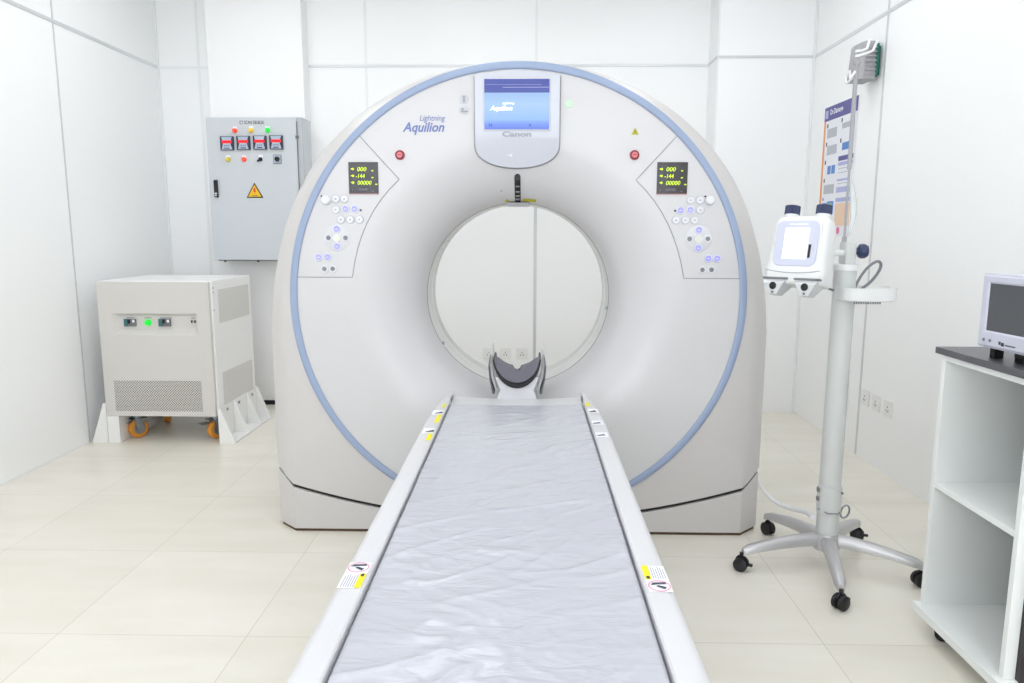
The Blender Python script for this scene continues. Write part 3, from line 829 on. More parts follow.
# crinkled plastic sheet over the mattress pad
def sheet():
    b = B(); nx, ny = 110, 460; y0, y1 = 0.34, 2.555; hw_ = 0.2407
    rows_ = []
    for j in range(ny + 1):
        y = y0 + (y1 - y0) * j / ny; r = []
        for i in range(nx + 1):
            u = -1 + 2 * i / nx; x = TX + u * hw_
            edge = min(1, (1 - abs(u)) / 0.03)
            z = 0.636 + 0.006 * abs(u) ** 2 - 0.006 * (1 - edge) ** 2
            p = Vector((x * 5.0 + y * 1.6, y * 11 - x * 5.5, 0.3))
            rg = 1 - abs(noise.noise(p + Vector((0, 0, noise.noise(p * .5) * 1.3)))) * 2
            q = Vector((x * 16 - y * 9, y * 24 + x * 12, 2.7))
            rg2 = 1 - abs(noise.noise(q + Vector((noise.noise(p) * 2, 0, 0)))) * 2
            q3 = Vector((x * 3 + 9, y * 4, 5)); amp = 0.5 + 0.8 * max(0, noise.noise(q3) + .4)
            far = 0.55 if y > 2.2 else 1
            z += (0.0030 * max(0, rg) ** 3 * amp + 0.0013 * max(0, rg2) ** 3 * amp + 0.0022 * noise.noise(p * .6)) * edge * far
            r.append(Vector((x + .0008 * noise.noise(Vector((0, y * 8, u * 2))) * (abs(u) > .9), y, z)))
        rows_.append(r)
    b.grid(rows_)
    # turned down edges
    lo = lambda v: Vector((v.x, v.y, trough(min(max(v.x, TX - .24), TX + .24)) + .001))
    for col in (0, -1): b.grid([[r[col] for r in rows_], [lo(r[col]) for r in rows_]])
    for row in (0, -1): b.grid([rows_[row], [lo(v) for v in rows_[row]]])
    o = obj('plastic_sheet', b, 'plastic_sheet', ang=180)
    tag(o, 'crinkled pale grey plastic sheet covering the pad on the patient table', 'sheet')
sheet()

# ------------------------------------------------------------------ grey electrical cabinet
CX0, CX1, CZ0, CZ1, CY = -2.153, -1.508, 1.063, 2.012, 4.945
cab = thing('electrical_cabinet', 'light grey wall mounted electrical cabinet with coloured lamps and red digital meters', 'electrical cabinet', (-1.835, 5.05, CZ0))
b = B(); b.box(CX0 + .008, CX1, CY + 0.02, YC - .001, CZ0 + .008, CZ1); obj('body', b, 'cabinet_grey', cab, bevel=.003)
b = B(); b.box(CX0, CX1 - .034, CY, CY + 0.019, CZ0, CZ1 - .004); door = obj('door', b, 'cabinet_grey', cab, bevel=.004)
b = B(); b.box(CX1 - .033, CX1, CY + .004, CY + 0.02, CZ0 + .004, CZ1 - .002); obj('hinge_post', b, 'cabinet_edge', cab, bevel=.002)
b = B(); b.cyl((CX1 - .0335, CY - .002, 1.30), (CX1 - .0335, CY - .002, CZ1 - .03), .0035, n=8); b.box(CX1 - .043, CX1 - .024, CY - .008, CY + .004, 1.87, 1.89); obj('hinge_rod', b, 'breaker_grey', cab, label='dark hinge rod')
b = B(); b.box(CX0 + .02, CX1 - .02, CY + .03, YC - .01, CZ0 - .006, CZ0 + .008); bs_ = obj('bottom_plate', b, 'breaker_grey', cab)
b = B()
for x in (-2.09, -1.86, -1.63): b.cyl((x, CY + .04, CZ0 - .014), (x, CY + .04, CZ0), .008, n=10)
obj('bottom_bolt', b, 'gap_dark', cab)
text('lettering', 'CT SCAN DB BOX', 'dark_text', door, (-1.925, CY - 0.001, 1.964), XD, ZD, 0.165, 0.023, bold=0.012, label='dark lettering CT SCAN DB BOX')
def lamp(x, z, m, lab):
    b = B(); b.box(x - .014, x + .014, CY - .0015, CY, z - .008, z + .025); pl = obj('lamp_plate', b, 'sticker_white', door)
    b = B(); b.lathe([(0.016, 0), (0.016, .006), (.013, .012), (.0125, .022), (.008, .027), (0, .028)], (x, CY - .001, z - .002), (0, -1, 0), 18)
    obj('indicator_lamp', b, m, door, label=lab)
lamp(-1.957, 1.924, 'lamp_red', 'red lamp'); lamp(-1.847, 1.926, 'lamp_yellow', 'amber lamp'); lamp(-1.737, 1.928, 'lamp_green', 'green lamp')
lamp(-2.012, 1.737, 'lamp_olive', 'yellow button'); lamp(-1.905, 1.737, 'lamp_red', 'red button')
for k, x in enumerate((-2.012, -1.902, -1.791, -1.681)):
    z = 1.840 + 0.002 * k; h = .045
    b = B(); b.box(x - h, x + h, CY - .016, CY, z - h, z + h); mt = obj('meter', b, 'meter_dark', door, bevel=.002)
    b = B(); y = CY - .0165
    b.add([(x - .036, y, z + .041), (x + .036, y, z + .041), (x + .024, y, z), (x + .036, y, z - .041), (x - .036, y, z - .041), (x - .024, y, z)], [(0, 1, 2, 5), (5, 2, 3, 4)])
    obj('meter_face', b, 'meter_face', mt, smooth=False)
    b = B(); b.box(x - .033, x + .033, y - .001, y, z - .001, z + .018); obj('meter_readout', b, 'meter_red', mt)
    b = B()
    for q in (-1, 0, 1): b.box(x + q * .013 - .003, x + q * .013 + .003, y - .0008, y, z - .020, z - .014)
    b.box(x - .018, x + .018, y - .0008, y, z - .036, z - .030)
    obj('meter_marks', b, 'meter_dark', mt)
b = B(); x, z = -1.795, 1.737
b.box(x - .012, x + .018, CY - .0015, CY, z - .005, z + .026); obj('lamp_plate', b, 'sticker_white', door)
b = B(); b.lathe([(.014, 0), (.014, .006), (.011, .012), (0, .013)], (x, CY, z), (0, -1, 0), 18)
b.box(-.005, .005, -.022, -.008, -.022, .012, Matrix.Translation((x, CY, z)) @ Matrix.Rotation(radians(45), 4, 'Y')); obj('selector_switch', b, 'black', door, label='small black selector switch')
x, z = -1.681, 1.737
b = B(); b.box(x - .028, x + .028, CY - .004, CY, z - .030, z + .030); rs_ = obj('rotary_switch', b, 'breaker_grey', door, bevel=.002, label='rotary switch with square plate')
b = B(); b.box(x - .024, x + .024, CY - .0055, CY - .004, z - .026, z + .026); obj('switch_plate', b, 'meter_face', rs_)
b = B(); b.lathe([(.017, .004), (.016, .016), (.012, .022), (0, .023)], (x, CY, z), (0, -1, 0), 18); b.box(x - .004, x + .004, CY - .03, CY - .016, z - .014, z + .014); obj('switch_knob', b, 'black', rs_)
b = B(); b.rbox(-2.118, -2.092, CY - .014, CY, 1.485, 1.600, .004, 'y'); hd = obj('handle', b, 'black', door, bevel=.002, label='black swing handle')
b = B(); b.box(-2.113, -2.097, CY - .018, CY - .014, 1.505, 1.515); b.cyl((-2.105, CY - .018, 1.497), (-2.105, CY - .014, 1.497), .006, n=10); obj('handle_lock', b, 'aluminium_matt', hd)
def tri(c, s, z0): return [(c - s, z0), (c + s, z0), (c, z0 + s * 1.74)]
b = B(); b.prism(tri(-1.845, .058, 1.482), 'y', CY - .002, CY); ws = obj('warning_sign', b, 'black', door, bevel=.0008, label='yellow triangle warning sign with red bolt')
b = B(); b.prism(tri(-1.845, .046, 1.489), 'y', CY - .003, CY - .002); obj('sign_face', b, 'sign_yellow', ws)
b = B(); b.add([(x_ - 1.845, CY - .0036, z_ + 1.5) for x_, z_ in [(-.004, .048), (.008, .048), (.002, .032), (.011, .032), (-.003, .005), (.0, .022), (-.009, .022)]], [(0, 1, 2, 6), (2, 3, 4, 5, 6)]); obj('lightning_bolt', b, 'red_mark', ws, smooth=False)
b = B(); b.box(-1.865, -1.825, CY - .0034, CY - .0028, 1.494, 1.498); obj('sign_writing', b, 'dark_text', ws)

# ------------------------------------------------------------------ power supply cabinet on orange casters
UX0, UX1, UY0, UY1, UZ0, UZ1 = -2.508, -1.838, 4.15, 4.76, 0.166, 0.972
ups = thing('power_supply_cabinet', 'cream metal power supply cabinet on orange casters, perforated vents and green lamp', 'power cabinet', (-2.173, 4.45, 0))
b = B(); b.box(UX0 + .004, UX1, UY0 + .025, UY1, UZ0, UZ1); obj('housing', b, 'ups_white', ups, bevel=.004)
# front panel with a recessed control bay
fx0, fx1, fz0, fz1 = -2.425, -1.925, 0.655, 0.782
b = B()
o_ = [Vector((x, UY0, z)) for x, z in ((UX0, UZ0), (UX1 - .012, UZ0), (UX1 - .012, UZ1 - .006), (UX0, UZ1 - .006))]
i_ = [Vector((x, UY0, z)) for x, z in ((fx0, fz0), (fx1, fz0), (fx1, fz1), (fx0, fz1))]
r_ = [Vector((x, UY0 + .022, z)) for x, z in ((fx0 + .035, fz0 + .03), (fx1 - .02, fz0 + .03), (fx1 - .02, fz1 - .014), (fx0 + .035, fz1 - .014))]
q_ = [Vector((v.x, UY0 + .0245, v.z)) for v in o_]
b.add(o_ + i_ + r_ + q_, [(0, 1, 5, 4), (1, 2, 6, 5), (2, 3, 7, 6), (3, 0, 4, 7), (4, 5, 9, 8), (5, 6, 10, 9), (6, 7, 11, 10), (7, 4, 8, 11), (8, 9, 10, 11), (0, 1, 13, 12), (1, 2, 14, 13), (2, 3, 15, 14), (3, 0, 12, 15)])
fp = obj('front_panel', b, 'ups_front', ups, bevel=.0025, ang=12)
yb = UY0 + .022
def breaker(x, z):
    b = B(); b.box(x - .034, x + .034, yb - .014, yb, z - .022, z + .022); o = obj('circuit_breaker', b, 'breaker_grey', fp, bevel=.001)
    b = B(); b.box(x - .034, x - .010, yb - .016, yb - .014, z - .022, z + .022); obj('breaker_body', b, 'breaker_teal', o)
    b = B(); b.box(x - .009, x + .004, yb - .022, yb - .014, z - .004, z + .020); obj('breaker_lever', b, 'black', o)
    b = B(); b.box(x + .016, x + .029, yb - .0155, yb - .014, z + .002, z + .018); obj('breaker_label', b, 'sticker_white', o)
breaker(-2.330, 0.727); breaker(-2.125, 0.728)
b = B(); b.lathe([(.021, 0), (.019, .006), (.016, .014), (0, .018)], (-2.227, yb, .727), (0, -1, 0), 20); obj('status_lamp', b, 'lamp_green', fp, label='round green lamp')
b = B(); b.box(-1.972, -1.936, yb - .006, yb, .708, .745); bt = obj('terminal', b, 'ups_front', fp, bevel=.001)
b = B(); b.prism([(-1.971, .742), (-1.958, .742), (-1.962, .726), (-1.967, .726)], 'y', yb - .009, yb - .006); b.prism([(-1.952, .742), (-1.939, .742), (-1.943, .726), (-1.948, .726)], 'y', yb - .009, yb - .006); obj('terminal_plug', b, 'black', bt)
b = B()
for x, w_ in ((-2.33, .045), (-2.227, .04), (-2.12, .07), (-1.955, .03)): b.box(x - w_ / 2, x + w_ / 2, yb - .001, yb, .752, .758)
obj('engraved_labels', b, 'grey_text', fp)
b = B(); b.box(-2.447, -1.925, UY0 - .0015, UY0 + .001, .198, .382); obj('vent_grille', b, 'grille_front', fp, label='perforated front vent')
for (y0, y1, z0, z1) in ((4.25, 4.72, .715, .915), (4.25, 4.72, .215, .415)):
    b = B(); b.box(UX1 - .001, UX1 + .0012, y0, y1, z0, z1); obj('vent_grille', b, 'grille_side', ups, label='perforated side vent')
b = B()
for z in (.93, .905, .80, .195): b.cyl((UX1 - .001, UY0 + .035, z), (UX1 + .003, UY0 + .035, z), .006, n=10)
obj('screw', b, 'cabinet_edge', ups)
# casters
def caster(x, y, turn):
    r = .058
    M_ = Matrix.Translation((x, y, 0)) @ Matrix.Rotation(radians(turn), 4, 'Z')
    ax = (M_.to_3x3() @ Vector((1, 0, 0)))
    C_ = Vector((x, y, r + .001))
    b = B(); b.lathe([(r - .024, -.020), (r - .007, -.020), (r, -.013), (r, .013), (r - .007, .020), (r - .024, .020)], C_, ax, 30)
    wh = obj('caster', b, 'caster_orange', ups, label='orange caster wheel')
    b = B(); b.lathe([(.034, -.021), (.034, -.0195), (.030, -.014), (.012, -.014), (.011, -.024), (.011, .024), (.012, .014), (.030, .014), (.034, .0195), (.034, .021)], C_, ax, 22); obj('wheel_hub', b, 'steel', wh)
    b = B()
    for s_ in (-1, 1):
        b.prism([(-.016, -.014), (.016, -.014), (.030, .062), (-.030, .062)], 'x', s_ * .030 - .0025, s_ * .030 + .0025, M_ @ Matrix.Translation((0, 0, r)))
    b.cyl(C_ - ax * .038, C_ + ax * .038, .007, n=12)
    b.box(-.045, .045, -.045, .045, .119, .125, M_); b.box(-.055, -.006, -.085, -.030, .098, .103, M_)
    b.box(-.05, .05, -.05, .05, .150, .160)
    for v in b.v[-8:]: v.x += x; v.y += y
    b.cyl((x, y, .124), (x, y, .152), .03, n=16)
    b.cyl((x, y, .158), (x, y, UZ0 + .002), .04, n=16)
    obj('caster_fork', b, 'steel', wh)
caster(-2.392, 4.275, -38); caster(-1.905, 4.275, -32); caster(-2.392, 4.64, 20); caster(-1.905, 4.64, 65)
# floor brackets at both sides
def bracket(side):
    s_ = 1 if side > 0 else -1; xw = UX1 + .002 if s_ > 0 else UX0 - .001
    zt = 0.215 if s_ > 0 else 0.245
    b = B(); y0, y1 = UY0 - .003, UY1
    b.box(min(xw, xw + s_ * .006), max(xw, xw + s_ * .006), y0 + .001, y1, 0.0125, zt)
    b.box(min(xw, xw + s_ * .095), max(xw, xw + s_ * .095), y0 + .001, y1 + .001, 0.0005, .012)
    if s_ < 0: b.box(xw + .002, xw + .072, y0 + .004, y1, 0.0005, UZ0 - .001)
    for y in (y0, (y0 + y1) / 2 - .09, (y0 + y1) / 2 + .12, y1 - .012):
        P = [(xw + s_ * .0065, 0.0125), (xw + s_ * .094, .0125), (xw + s_ * .014, zt - .001), (xw + s_ * .0065, zt - .001)]
        b.prism(P, 'y', y, y + .010)
    o = obj('floor_bracket', b, 'ups_white', ups, smooth=False)
    b = B()
    for y in (y0 + .12, y0 + .30, y0 + .52): b.cyl((xw + s_ * .005, y, zt - .03), (xw + s_ * .012, y, zt - .03), .009, n=8)
    obj('bracket_bolt', b, 'steel', o)
bracket(1); bracket(-1)

# ------------------------------------------------------------------ contrast injector on its rolling stand
SX, SY = 1.141, 2.63
inj = thing('contrast_injector', 'contrast injector with tilted white head on a grey column and star base', 'injector', (SX, SY, 0))
# star base
b = B(); b.lathe([(.046, .072), (.052, .085), (.050, .12), (.044, .135)], (SX, SY, 0), ZD, 24); obj('base_hub', b, 'cast_aluminium', inj)
for k in range(5):
    a_ = radians([46, 113, 188, 256.5, 331][k]); d = Vector((cos(a_), sin(a_), 0)); n_ = Vector((-sin(a_), cos(a_), 0)); O = Vector((SX, SY, 0))
    rows_ = []
    for i in range(13):
        t_ = i / 12; r = .03 + .30 * t_
        zt = .132 - .040 * t_ ** 1.8 - .006 * (t_ == 1); h = .042 - .016 * t_; w_ = .024 - .006 * t_ if t_ < 1 else .010
        zb = zt - h
        rows_.append([O + d * r + n_ * (w_ * u) + Vector((0, 0, zb + h * v)) for u, v in ((-1, 0), (-1, .7), (-.6, 1), (.6, 1), (1, .7), (1, 0))])
    b = B(); b.grid(rows_, True); b.add(rows_[0], [tuple(range(6))]); b.add(rows_[-1], [tuple(range(6))])
    lg = obj('base_leg', b, 'cast_aluminium', inj, ang=60)
    wc = O + d * (.322, .312, .335, .335, .318)[k] + Vector((0, 0, .0265))
    ca = radians([70, 15, 60, 120, 95][k]); ax = Vector((cos(ca), sin(ca), 0))
    b = B()
    for s_ in (-1, 1):
        b.lathe([(.020, .004), (.026, .006), (.026, .018), (.021, .022), (.008, .023)], wc, ax * s_, 22)
    cs_ = obj('caster', b, 'rubber', inj, label='black twin wheel caster')
    b = B(); b.cyl(wc, wc + Vector((0, 0, .045)), .007, n=10); fw = Vector((-ax.y, ax.x, 0))
    b.prism([(-.029, -.004), (-.026, .016), (-.012, .031), (.012, .031), (.020, .02), (.0, .0)], 'x', -.004, .004, Matrix.Translation(wc) @ Matrix.Rotation(ca, 4, 'Z'))
    b.box(-.006, .006, -.042, -.024, -.002, .006, Matrix.Translation(wc) @ Matrix.Rotation(ca, 4, 'Z'))
    obj('caster_fork', b, 'rubber', cs_)
# column: oval tube, sleeve, top block
def oval(rx, ry, z0, z1, nm, m, bev=.002, n=32, par=inj, cx=SX, cy=SY):
    P = [(cx + rx * cos(2 * pi * i / n), cy + ry * sin(2 * pi * i / n)) for i in range(n)]
    b = B(); b.prism(P, 'z', z0, z1); return obj(nm, b, m, par, bevel=bev, ang=50)
oval(.039, .043, .135, .235, 'column_foot', 'stand_grey')
oval(.0425, .047, .215, .322, 'column_sleeve', 'stand_grey')
oval(.0375, .042, .30, 1.135, 'column', 'stand_grey')
oval(.041, .0455, 1.125, 1.148, 'column_collar', 'head_white')
b = B(); b.rbox(SX - .016, SX + .024, SY - .030, SY + .030, 1.148, 1.226, .008, 'z'); obj('column_head', b, 'stand_grey', inj, bevel=.003)
b = B()
for z in (.305, .27): b.box(SX - .0475, SX - .040, SY - .012, SY + .004, z - .008, z + .008)
b.cyl((SX + .028, SY - .041, .305), (SX + .028, SY - .046, .305), .005, n=10); obj('sleeve_bolt', b, 'breaker_grey', inj)
b = B(); b.tube([(SX + .052 + .016 * cos(q * pi / 10), SY - .024, .226 + .024 * sin(q * pi / 10) + .006 * cos(q * pi / 10)) for q in range(20)], .0035, 8, True); obj('ring_hook', b, 'steel', inj, label='steel ring hook')
b = B(); b.tube([(SX - .042, SY - .010, .232), (SX - .02, SY - .046, .226), (SX + .02, SY - .046, .226), (SX + .042, SY - .010, .236)], .0025, 6); obj('tie_wire', b, 'cable_grey', inj)
b = B(); b.add([(SX + .028, SY - .0298, .62), (SX + .0363, SY - .016, .62), (SX + .0363, SY - .016, .76), (SX + .028, SY - .0298, .76)], [(0, 1, 2, 3)])
for v in b.v: v.y -= .002; v.x += .001
st_ = obj('column_sticker', b, 'sticker_white', inj, smooth=False)
b = B()
for z in (.745, .715, .685, .655, .63): b.add([(SX + .031, SY - .0275, z), (SX + .0365, SY - .0183, z), (SX + .0365, SY - .0183, z + .009), (SX + .031, SY - .0275, z + .009)], [(0, 1, 2, 3)])
obj('sticker_print', b, 'blue_text', st_, smooth=False)
# tray: open oval dish to the right of the column
b = B(); cx_, cy_ = SX + .062, SY - .030; rows_ = [[], [], [], [], []]
n = 44
for i in range(n + 1):
    a_ = radians(-15 - 330 * i / n + 0)
    ex = 3.2; c_, s_ = cos(a_), sin(a_)
    rr_ = (abs(c_) ** ex + abs(s_) ** ex) ** (-1 / ex)
    for k, (sc, z) in enumerate(((.93, 1.020), (1, 1.024), (1.03, 1.068), (.995, 1.068), (.965, 1.028))):
        rows_[k].append(Vector((cx_ + .096 * rr_ * c_ * sc, cy_ + .075 * rr_ * s_ * sc, z)))
b.grid(rows_); b.add([r[0] for r in rows_], [(0, 1, 2, 3, 4)]); b.add([r[-1] for r in rows_], [(0, 1, 2, 3, 4)])
tr_ = obj('tray', b, 'head_white', inj, ang=40)
b = B(); m_ = len(rows_[0]); P = [Vector((v.x, v.y, 1.020)) for v in rows_[1]]; b.add([(v.x, v.y, 1.020) for v in rows_[0]] + [(v.x, v.y, 1.026) for v in rows_[4]], [tuple(range(m_)), tuple(range(m_, 2 * m_))]); obj('tray_floor', b, 'head_white', tr_, smooth=False)
b = B()
for i in range(12):
    x = SX - .005 + i * .008; b.box(x, x + .004, cy_ - .0695, cy_ - .0655, 1.013, 1.021)
obj('tray_teeth', b, 'breaker_grey', tr_)
# knob on the right of the column head
b = B(); prof = [(.008, 0), (.013, .004), (.013, .012), (.022, .014), (.026, .020), (.026, .034), (.020, .044), (0, .046)]
b.lathe(prof, (SX + .022, SY - .012, 1.194), (1, -.15, 0), 10); obj('clamp_knob', b, 'knob_blue', inj, label='dark blue clamp knob', ang=20)
# grey cable loop behind the column
b = B(); P = []
for i in range(25):
    t_ = i / 24
    A = [(SX + .045, SY + .03, 1.03), (SX + .055, SY + .03, 1.07), (SX + .085, SY + .03, 1.125), (SX + .120, SY + .03, 1.155), (SX + .138, SY + .03, 1.150), (SX + .136, SY + .03, 1.125), (SX + .110, SY + .03, 1.085), (SX + .075, SY + .03, 1.055), (SX + .055, SY + .03, 1.04)]
    f = t_ * (len(A) - 1); i0 = min(int(f), len(A) - 2); u = f - i0
    p = [Vector(A[max(i0 - 1, 0)]), Vector(A[i0]), Vector(A[i0 + 1]), Vector(A[min(i0 + 2, len(A) - 1)])]
    P.append(0.5 * ((2 * p[1]) + (-p[0] + p[2]) * u + (2 * p[0] - 5 * p[1] + 4 * p[2] - p[3]) * u * u + (-p[0] + 3 * p[1] - 3 * p[2] + p[3]) * u ** 3))
b.tube(P, .0052, 8); obj('cable_loop', b, 'cable_grey', inj, label='grey coiled cable')
# drip pole with hooks
b = B(); px_, py_ = SX - .006, SY + .012
b.cyl((px_, py_, 1.22), (px_, py_, 1.50), .004, n=10); b.cyl((px_, py_, 1.48), (px_, py_, 1.842), .0075, n=12); b.cyl((px_, py_, 1.226), (px_, py_, 1.245), .008, n=12)
dp = obj('drip_pole', b, 'speaker_grey', inj)
for (dx, dy, z) in ((.048, .02, 1.878), (.052, -.03, 1.862), (-.032, -.02, 1.815), (-.022, .035, 1.805)):
    b = B(); b.cyl((px_, py_, z - .004), (px_, py_, z + .004), .007, n=10)
    b.tube([(px_, py_, z), (px_ + dx * .45, py_ + dy * .45, z + (.005 if dx > 0 else -.018)), (px_ + dx * .8, py_ + dy * .8, z + (.012 if dx > 0 else -.028)), (px_ + dx, py_ + dy, z + (.045 if dx > 0 else -.004))], .0045, 8)
    obj('drip_hook', b, 'head_white', dp)
b = B(); b.tube([(px_, py_, 1.84), (px_ + .003, py_, 1.87), (px_ + .001, py_, 1.90)], .0035, 8); b.lathe([(.011, -.008), (.011, .008)], (px_, py_, 1.842), ZD, 14); obj('pole_cap', b, 'speaker_grey', dp)
# arm from column head to the injector head
b = B(); b.cyl((SX - .012, SY - .008, 1.187), (SX - .085, SY - .03, 1.190), .011, n=16); b.lathe([(.020, 0), (.016, .016), (.011, .022)], (SX - .095, SY - .034, 1.191), (1, .3, 0), 18); obj('support_arm', b, 'head_white', inj)

# injector head, modelled about its own centre: front is -y, then tilted back and turned
HM = Matrix.Translation((0.962, 2.575, 1.202)) @ Matrix.Rotation(radians(-42), 4, 'Z') @ Matrix.Rotation(radians(-12), 4, 'X') @ Matrix.Diagonal((1, 1, 1.05, 1))
def hbox(b, *a): return b
def H(b):
    b.v = [HM @ v for v in b.v]; return b
b = B()
P = []
def rr_sec(hw_, y0, y1, r, n=5):
    q = []
    for (cx_, cy_, t0) in ((hw_ - r, y1 - r, 0), (-hw_ + r, y1 - r, 90), (-hw_ + r, y0 + r, 180), (hw_ - r, y0 + r, 270)):
        for i in range(n + 1):
            t_ = radians(t0 + 90 * i / n); q.append((cx_ + r * cos(t_), cy_ + r * sin(t_)))
    return q
rows_ = []
for z, hw_, y0, y1, r in ((-.125, .098, -.052, .050, .022), (-.118, .104, -.058, .056, .026), (-.075, .104, -.060, .060, .028), (-.055, .101, -.056, .060, .028), (0, .099, -.054, .060, .028), (.075, .094, -.050, .056, .028), (.095, .088, -.044, .050, .026), (.103, .078, -.032, .040, .022)):
    rows_.append([Vector((x, y, z)) for x, y in rr_sec(hw_, y0, y1, r)])
b.grid(rows_, True); m_ = len(rows_[0]); b.add(rows_[0], [tuple(range(m_))]); b.add(rows_[-1], [tuple(range(m_))])
head = obj('injector_head', H(b), 'head_white', inj, ang=50, label='white tilted injector head with two ports')
b = B(); b.rbox(-.074, .074, -.0615, -.045, -.068, .084, .024, 'y'); obj('screen_bezel', H(b), 'bezel_lilac', head, bevel=.004, label='pale lilac screen surround')
b = B(); b.rbox(-.080, .080, -.056, -.04, -.074, .090, .026, 'y'); obj('bezel_rim', H(b), 'head_white', head, bevel=.004)
b = B(); b.box(-.041, .041, -.0635, -.060, -.044, .058); sc_ = obj('screen', H(b), 'screen_white', head, label='bright white screen')
b = B(); b.box(.046, .054, -.0638, -.0610, -.040, .004); obj('screen_bar', H(b), 'display_black', sc_)
text('lettering', 'CONTRAST', 'grey_text', head, HM @ Vector((-.030, -.0622, .068)), HM.to_3x3() @ Vector((1, 0, 0)), HM.to_3x3() @ Vector((0, 0, 1)), .060, .006) if False else None
b = B(); b.box(-.030, .034, -.0622, -.0612, .068, .073); obj('bezel_print', H(b), 'head_white', head)
b = B(); b.tube([Vector((x, -.0605 + .0 * x - (.0 if abs(x) < .09 else 0), -.080 - .010 * (1 - (x / .1) ** 2))) for x in [-.094 + .188 * i / 16 for i in range(17)]], .0012, 5); obj('head_seam', H(b), 'grey_text', head)
for x in (-.055, .055):
    b = B(); b.cyl((x, .004, .095), (x, .004, .118), .024, n=24); kc = obj('knob_neck', H(b), 'head_white', head)
    b = B(); n = 20; P = []
    for i in range(n * 2):
        a_ = pi * i / n; r = .0265 if i % 2 else .0235; P.append((x + r * cos(a_), .004 + r * sin(a_)))
    b.prism(P, 'z', .116, .146); obj('piston_knob', H(b), 'knob_blue', head, bevel=.001, label='ribbed blue grey knob')
    # syringe port: wedge shaped socket under the head
    b = B()
    s0 = [(-.040, -.056, -.110), (.040, -.056, -.110), (.044, .010, -.110), (-.044, .010, -.110)]
    s1 = [(-.036, -.074, -.126), (.036, -.074, -.126), (.034, .0, -.136), (-.034, .0, -.136)]
    s2 = [(-.014, -.066, -.166), (.014, -.066, -.166), (.014, -.015, -.164), (-.014, -.015, -.164)]
    vs_ = [(x + p_[0], p_[1], p_[2]) for s_ in (s0, s1, s2) for p_ in s_]
    b.add(vs_, [(0, 1, 2, 3), (8, 9, 10, 11)] + [(k * 4 + i, k * 4 + (i + 1) % 4, k * 4 + 4 + (i + 1) % 4, k * 4 + 4 + i) for k in (0, 1) for i in range(4)])
    po = obj('syringe_port', H(b), 'aluminium_matt', head, bevel=.003, label='metal syringe port with dark hole')
    b = B(); b.lathe([(.0125, 0), (.0125, .006), (.009, .007)], (x, -.0665, -.136), (0, -1, -.15), 22); obj('port_opening', H(b), 'black', po)
    b = B(); b.cyl((x, -.064, -.157), (x, -.071, -.158), .004, n=10); obj('port_button', H(b), 'breaker_grey', po)
    b = B(); b.box(x - .045, x + .045, -.062, .012, -.113, -.106); obj('port_collar', H(b), 'breaker_grey', head, bevel=.002)
# short cable from the head to the column
b = B(); b.tube([(SX - .105, SY - .03, 1.085), (SX - .08, SY - .02, 1.068), (SX - .036, SY, 1.052)], .004, 8); obj('head_cable', b, 'cable_grey', inj)

# clear plastic line pack hanging on the drip pole
b = B(); rows_ = []
for i in range(15):
    t_ = i / 14; z = 1.245 + .215 * t_; w_ = .004 + .020 * sin(pi * min(1, t_ * 1.05)) ** .6 if 0 < t_ < 1 else .004
    th = .003 + .007 * sin(pi * t_); cx_ = px_ + .010 + w_ * .5 + .004 * sin(t_ * 5)
    rows_.append([Vector((cx_ + w_ * .5 * cos(a_), py_ + .002 + th * sin(a_), z)) for a_ in [2 * pi * k / 14 for k in range(14)]])
b.grid(rows_, True); b.add(rows_[0], [tuple(range(14))]); b.add(rows_[-1], [tuple(range(14))])
o = obj('tubing_pouch', b, 'clear_plastic', ang=60)
tag(o, 'narrow clear plastic tubing pouch hanging along the drip pole of the injector', 'pouch')

# white hose from the gantry side to the column
b = B(); A = [(0.9935, 3.00, .205), (1.003, 2.955, .180), (1.035, 2.88, .155), (1.07, 2.80, .160), (1.084, 2.70, .187), (1.084, 2.63, .195)]
P = []
for i in range(31):
    f = i / 30 * (len(A) - 1); i0 = min(int(f), len(A) - 2); u = f - i0
    p = [Vector(A[max(i0 - 1, 0)]), Vector(A[i0]), Vector(A[i0 + 1]), Vector(A[min(i0 + 2, len(A) - 1)])]
    P.append(0.5 * ((2 * p[1]) + (-p[0] + p[2]) * u + (2 * p[0] - 5 * p[1] + 4 * p[2] - p[3]) * u * u + (-p[0] + 3 * p[1] - 3 * p[2] + p[3]) * u ** 3))
b.tube(P, [.0045 + .0055 * min(1, i / 18) for i in range(31)], 10)
tag(obj('power_hose', b, 'cable_white'), 'white hose sagging between the scanner side and the injector column', 'hose')

# ------------------------------------------------------------------ speaker on the right wall
spk = thing('wall_speaker', 'small grey ribbed loudspeaker high on the right wall', 'speaker', (XR, 4.2, 2.07))
P = [(1.862, 4.085), (1.788, 4.085), (1.762, 4.125), (1.757, 4.21), (1.862, 4.235)]
b = B()
lo_ = [(x + (0.0), y) for x, y in P]
hi_ = [(x + (.018 if x < 1.8 else 0), y + .01) for x, y in P]
n = 5; vs_ = [(x, y, 2.072) for x, y in lo_] + [(x, y, 2.255) for x, y in hi_] + [(x + (.02 if x < 1.8 else 0), y + .02, 2.278) for x, y in hi_]
b.add(vs_, [(0, 1, 2, 3, 4), (10, 11, 12, 13, 14)] + [(k * 5 + i, k * 5 + (i + 1) % 5, k * 5 + 5 + (i + 1) % 5, k * 5 + 5 + i) for k in (0, 1) for i in range(5)])
sb_ = obj('speaker_box', b, 'speaker_grey', spk, bevel=.008, seg=3, ang=50)
b = B()
for k in range(7): b.box(1.800, 1.862, 4.080, 4.087, 2.095 + k * .023, 2.103 + k * .023)
obj('rib', b, 'speaker_grey', sb_, bevel=.002)
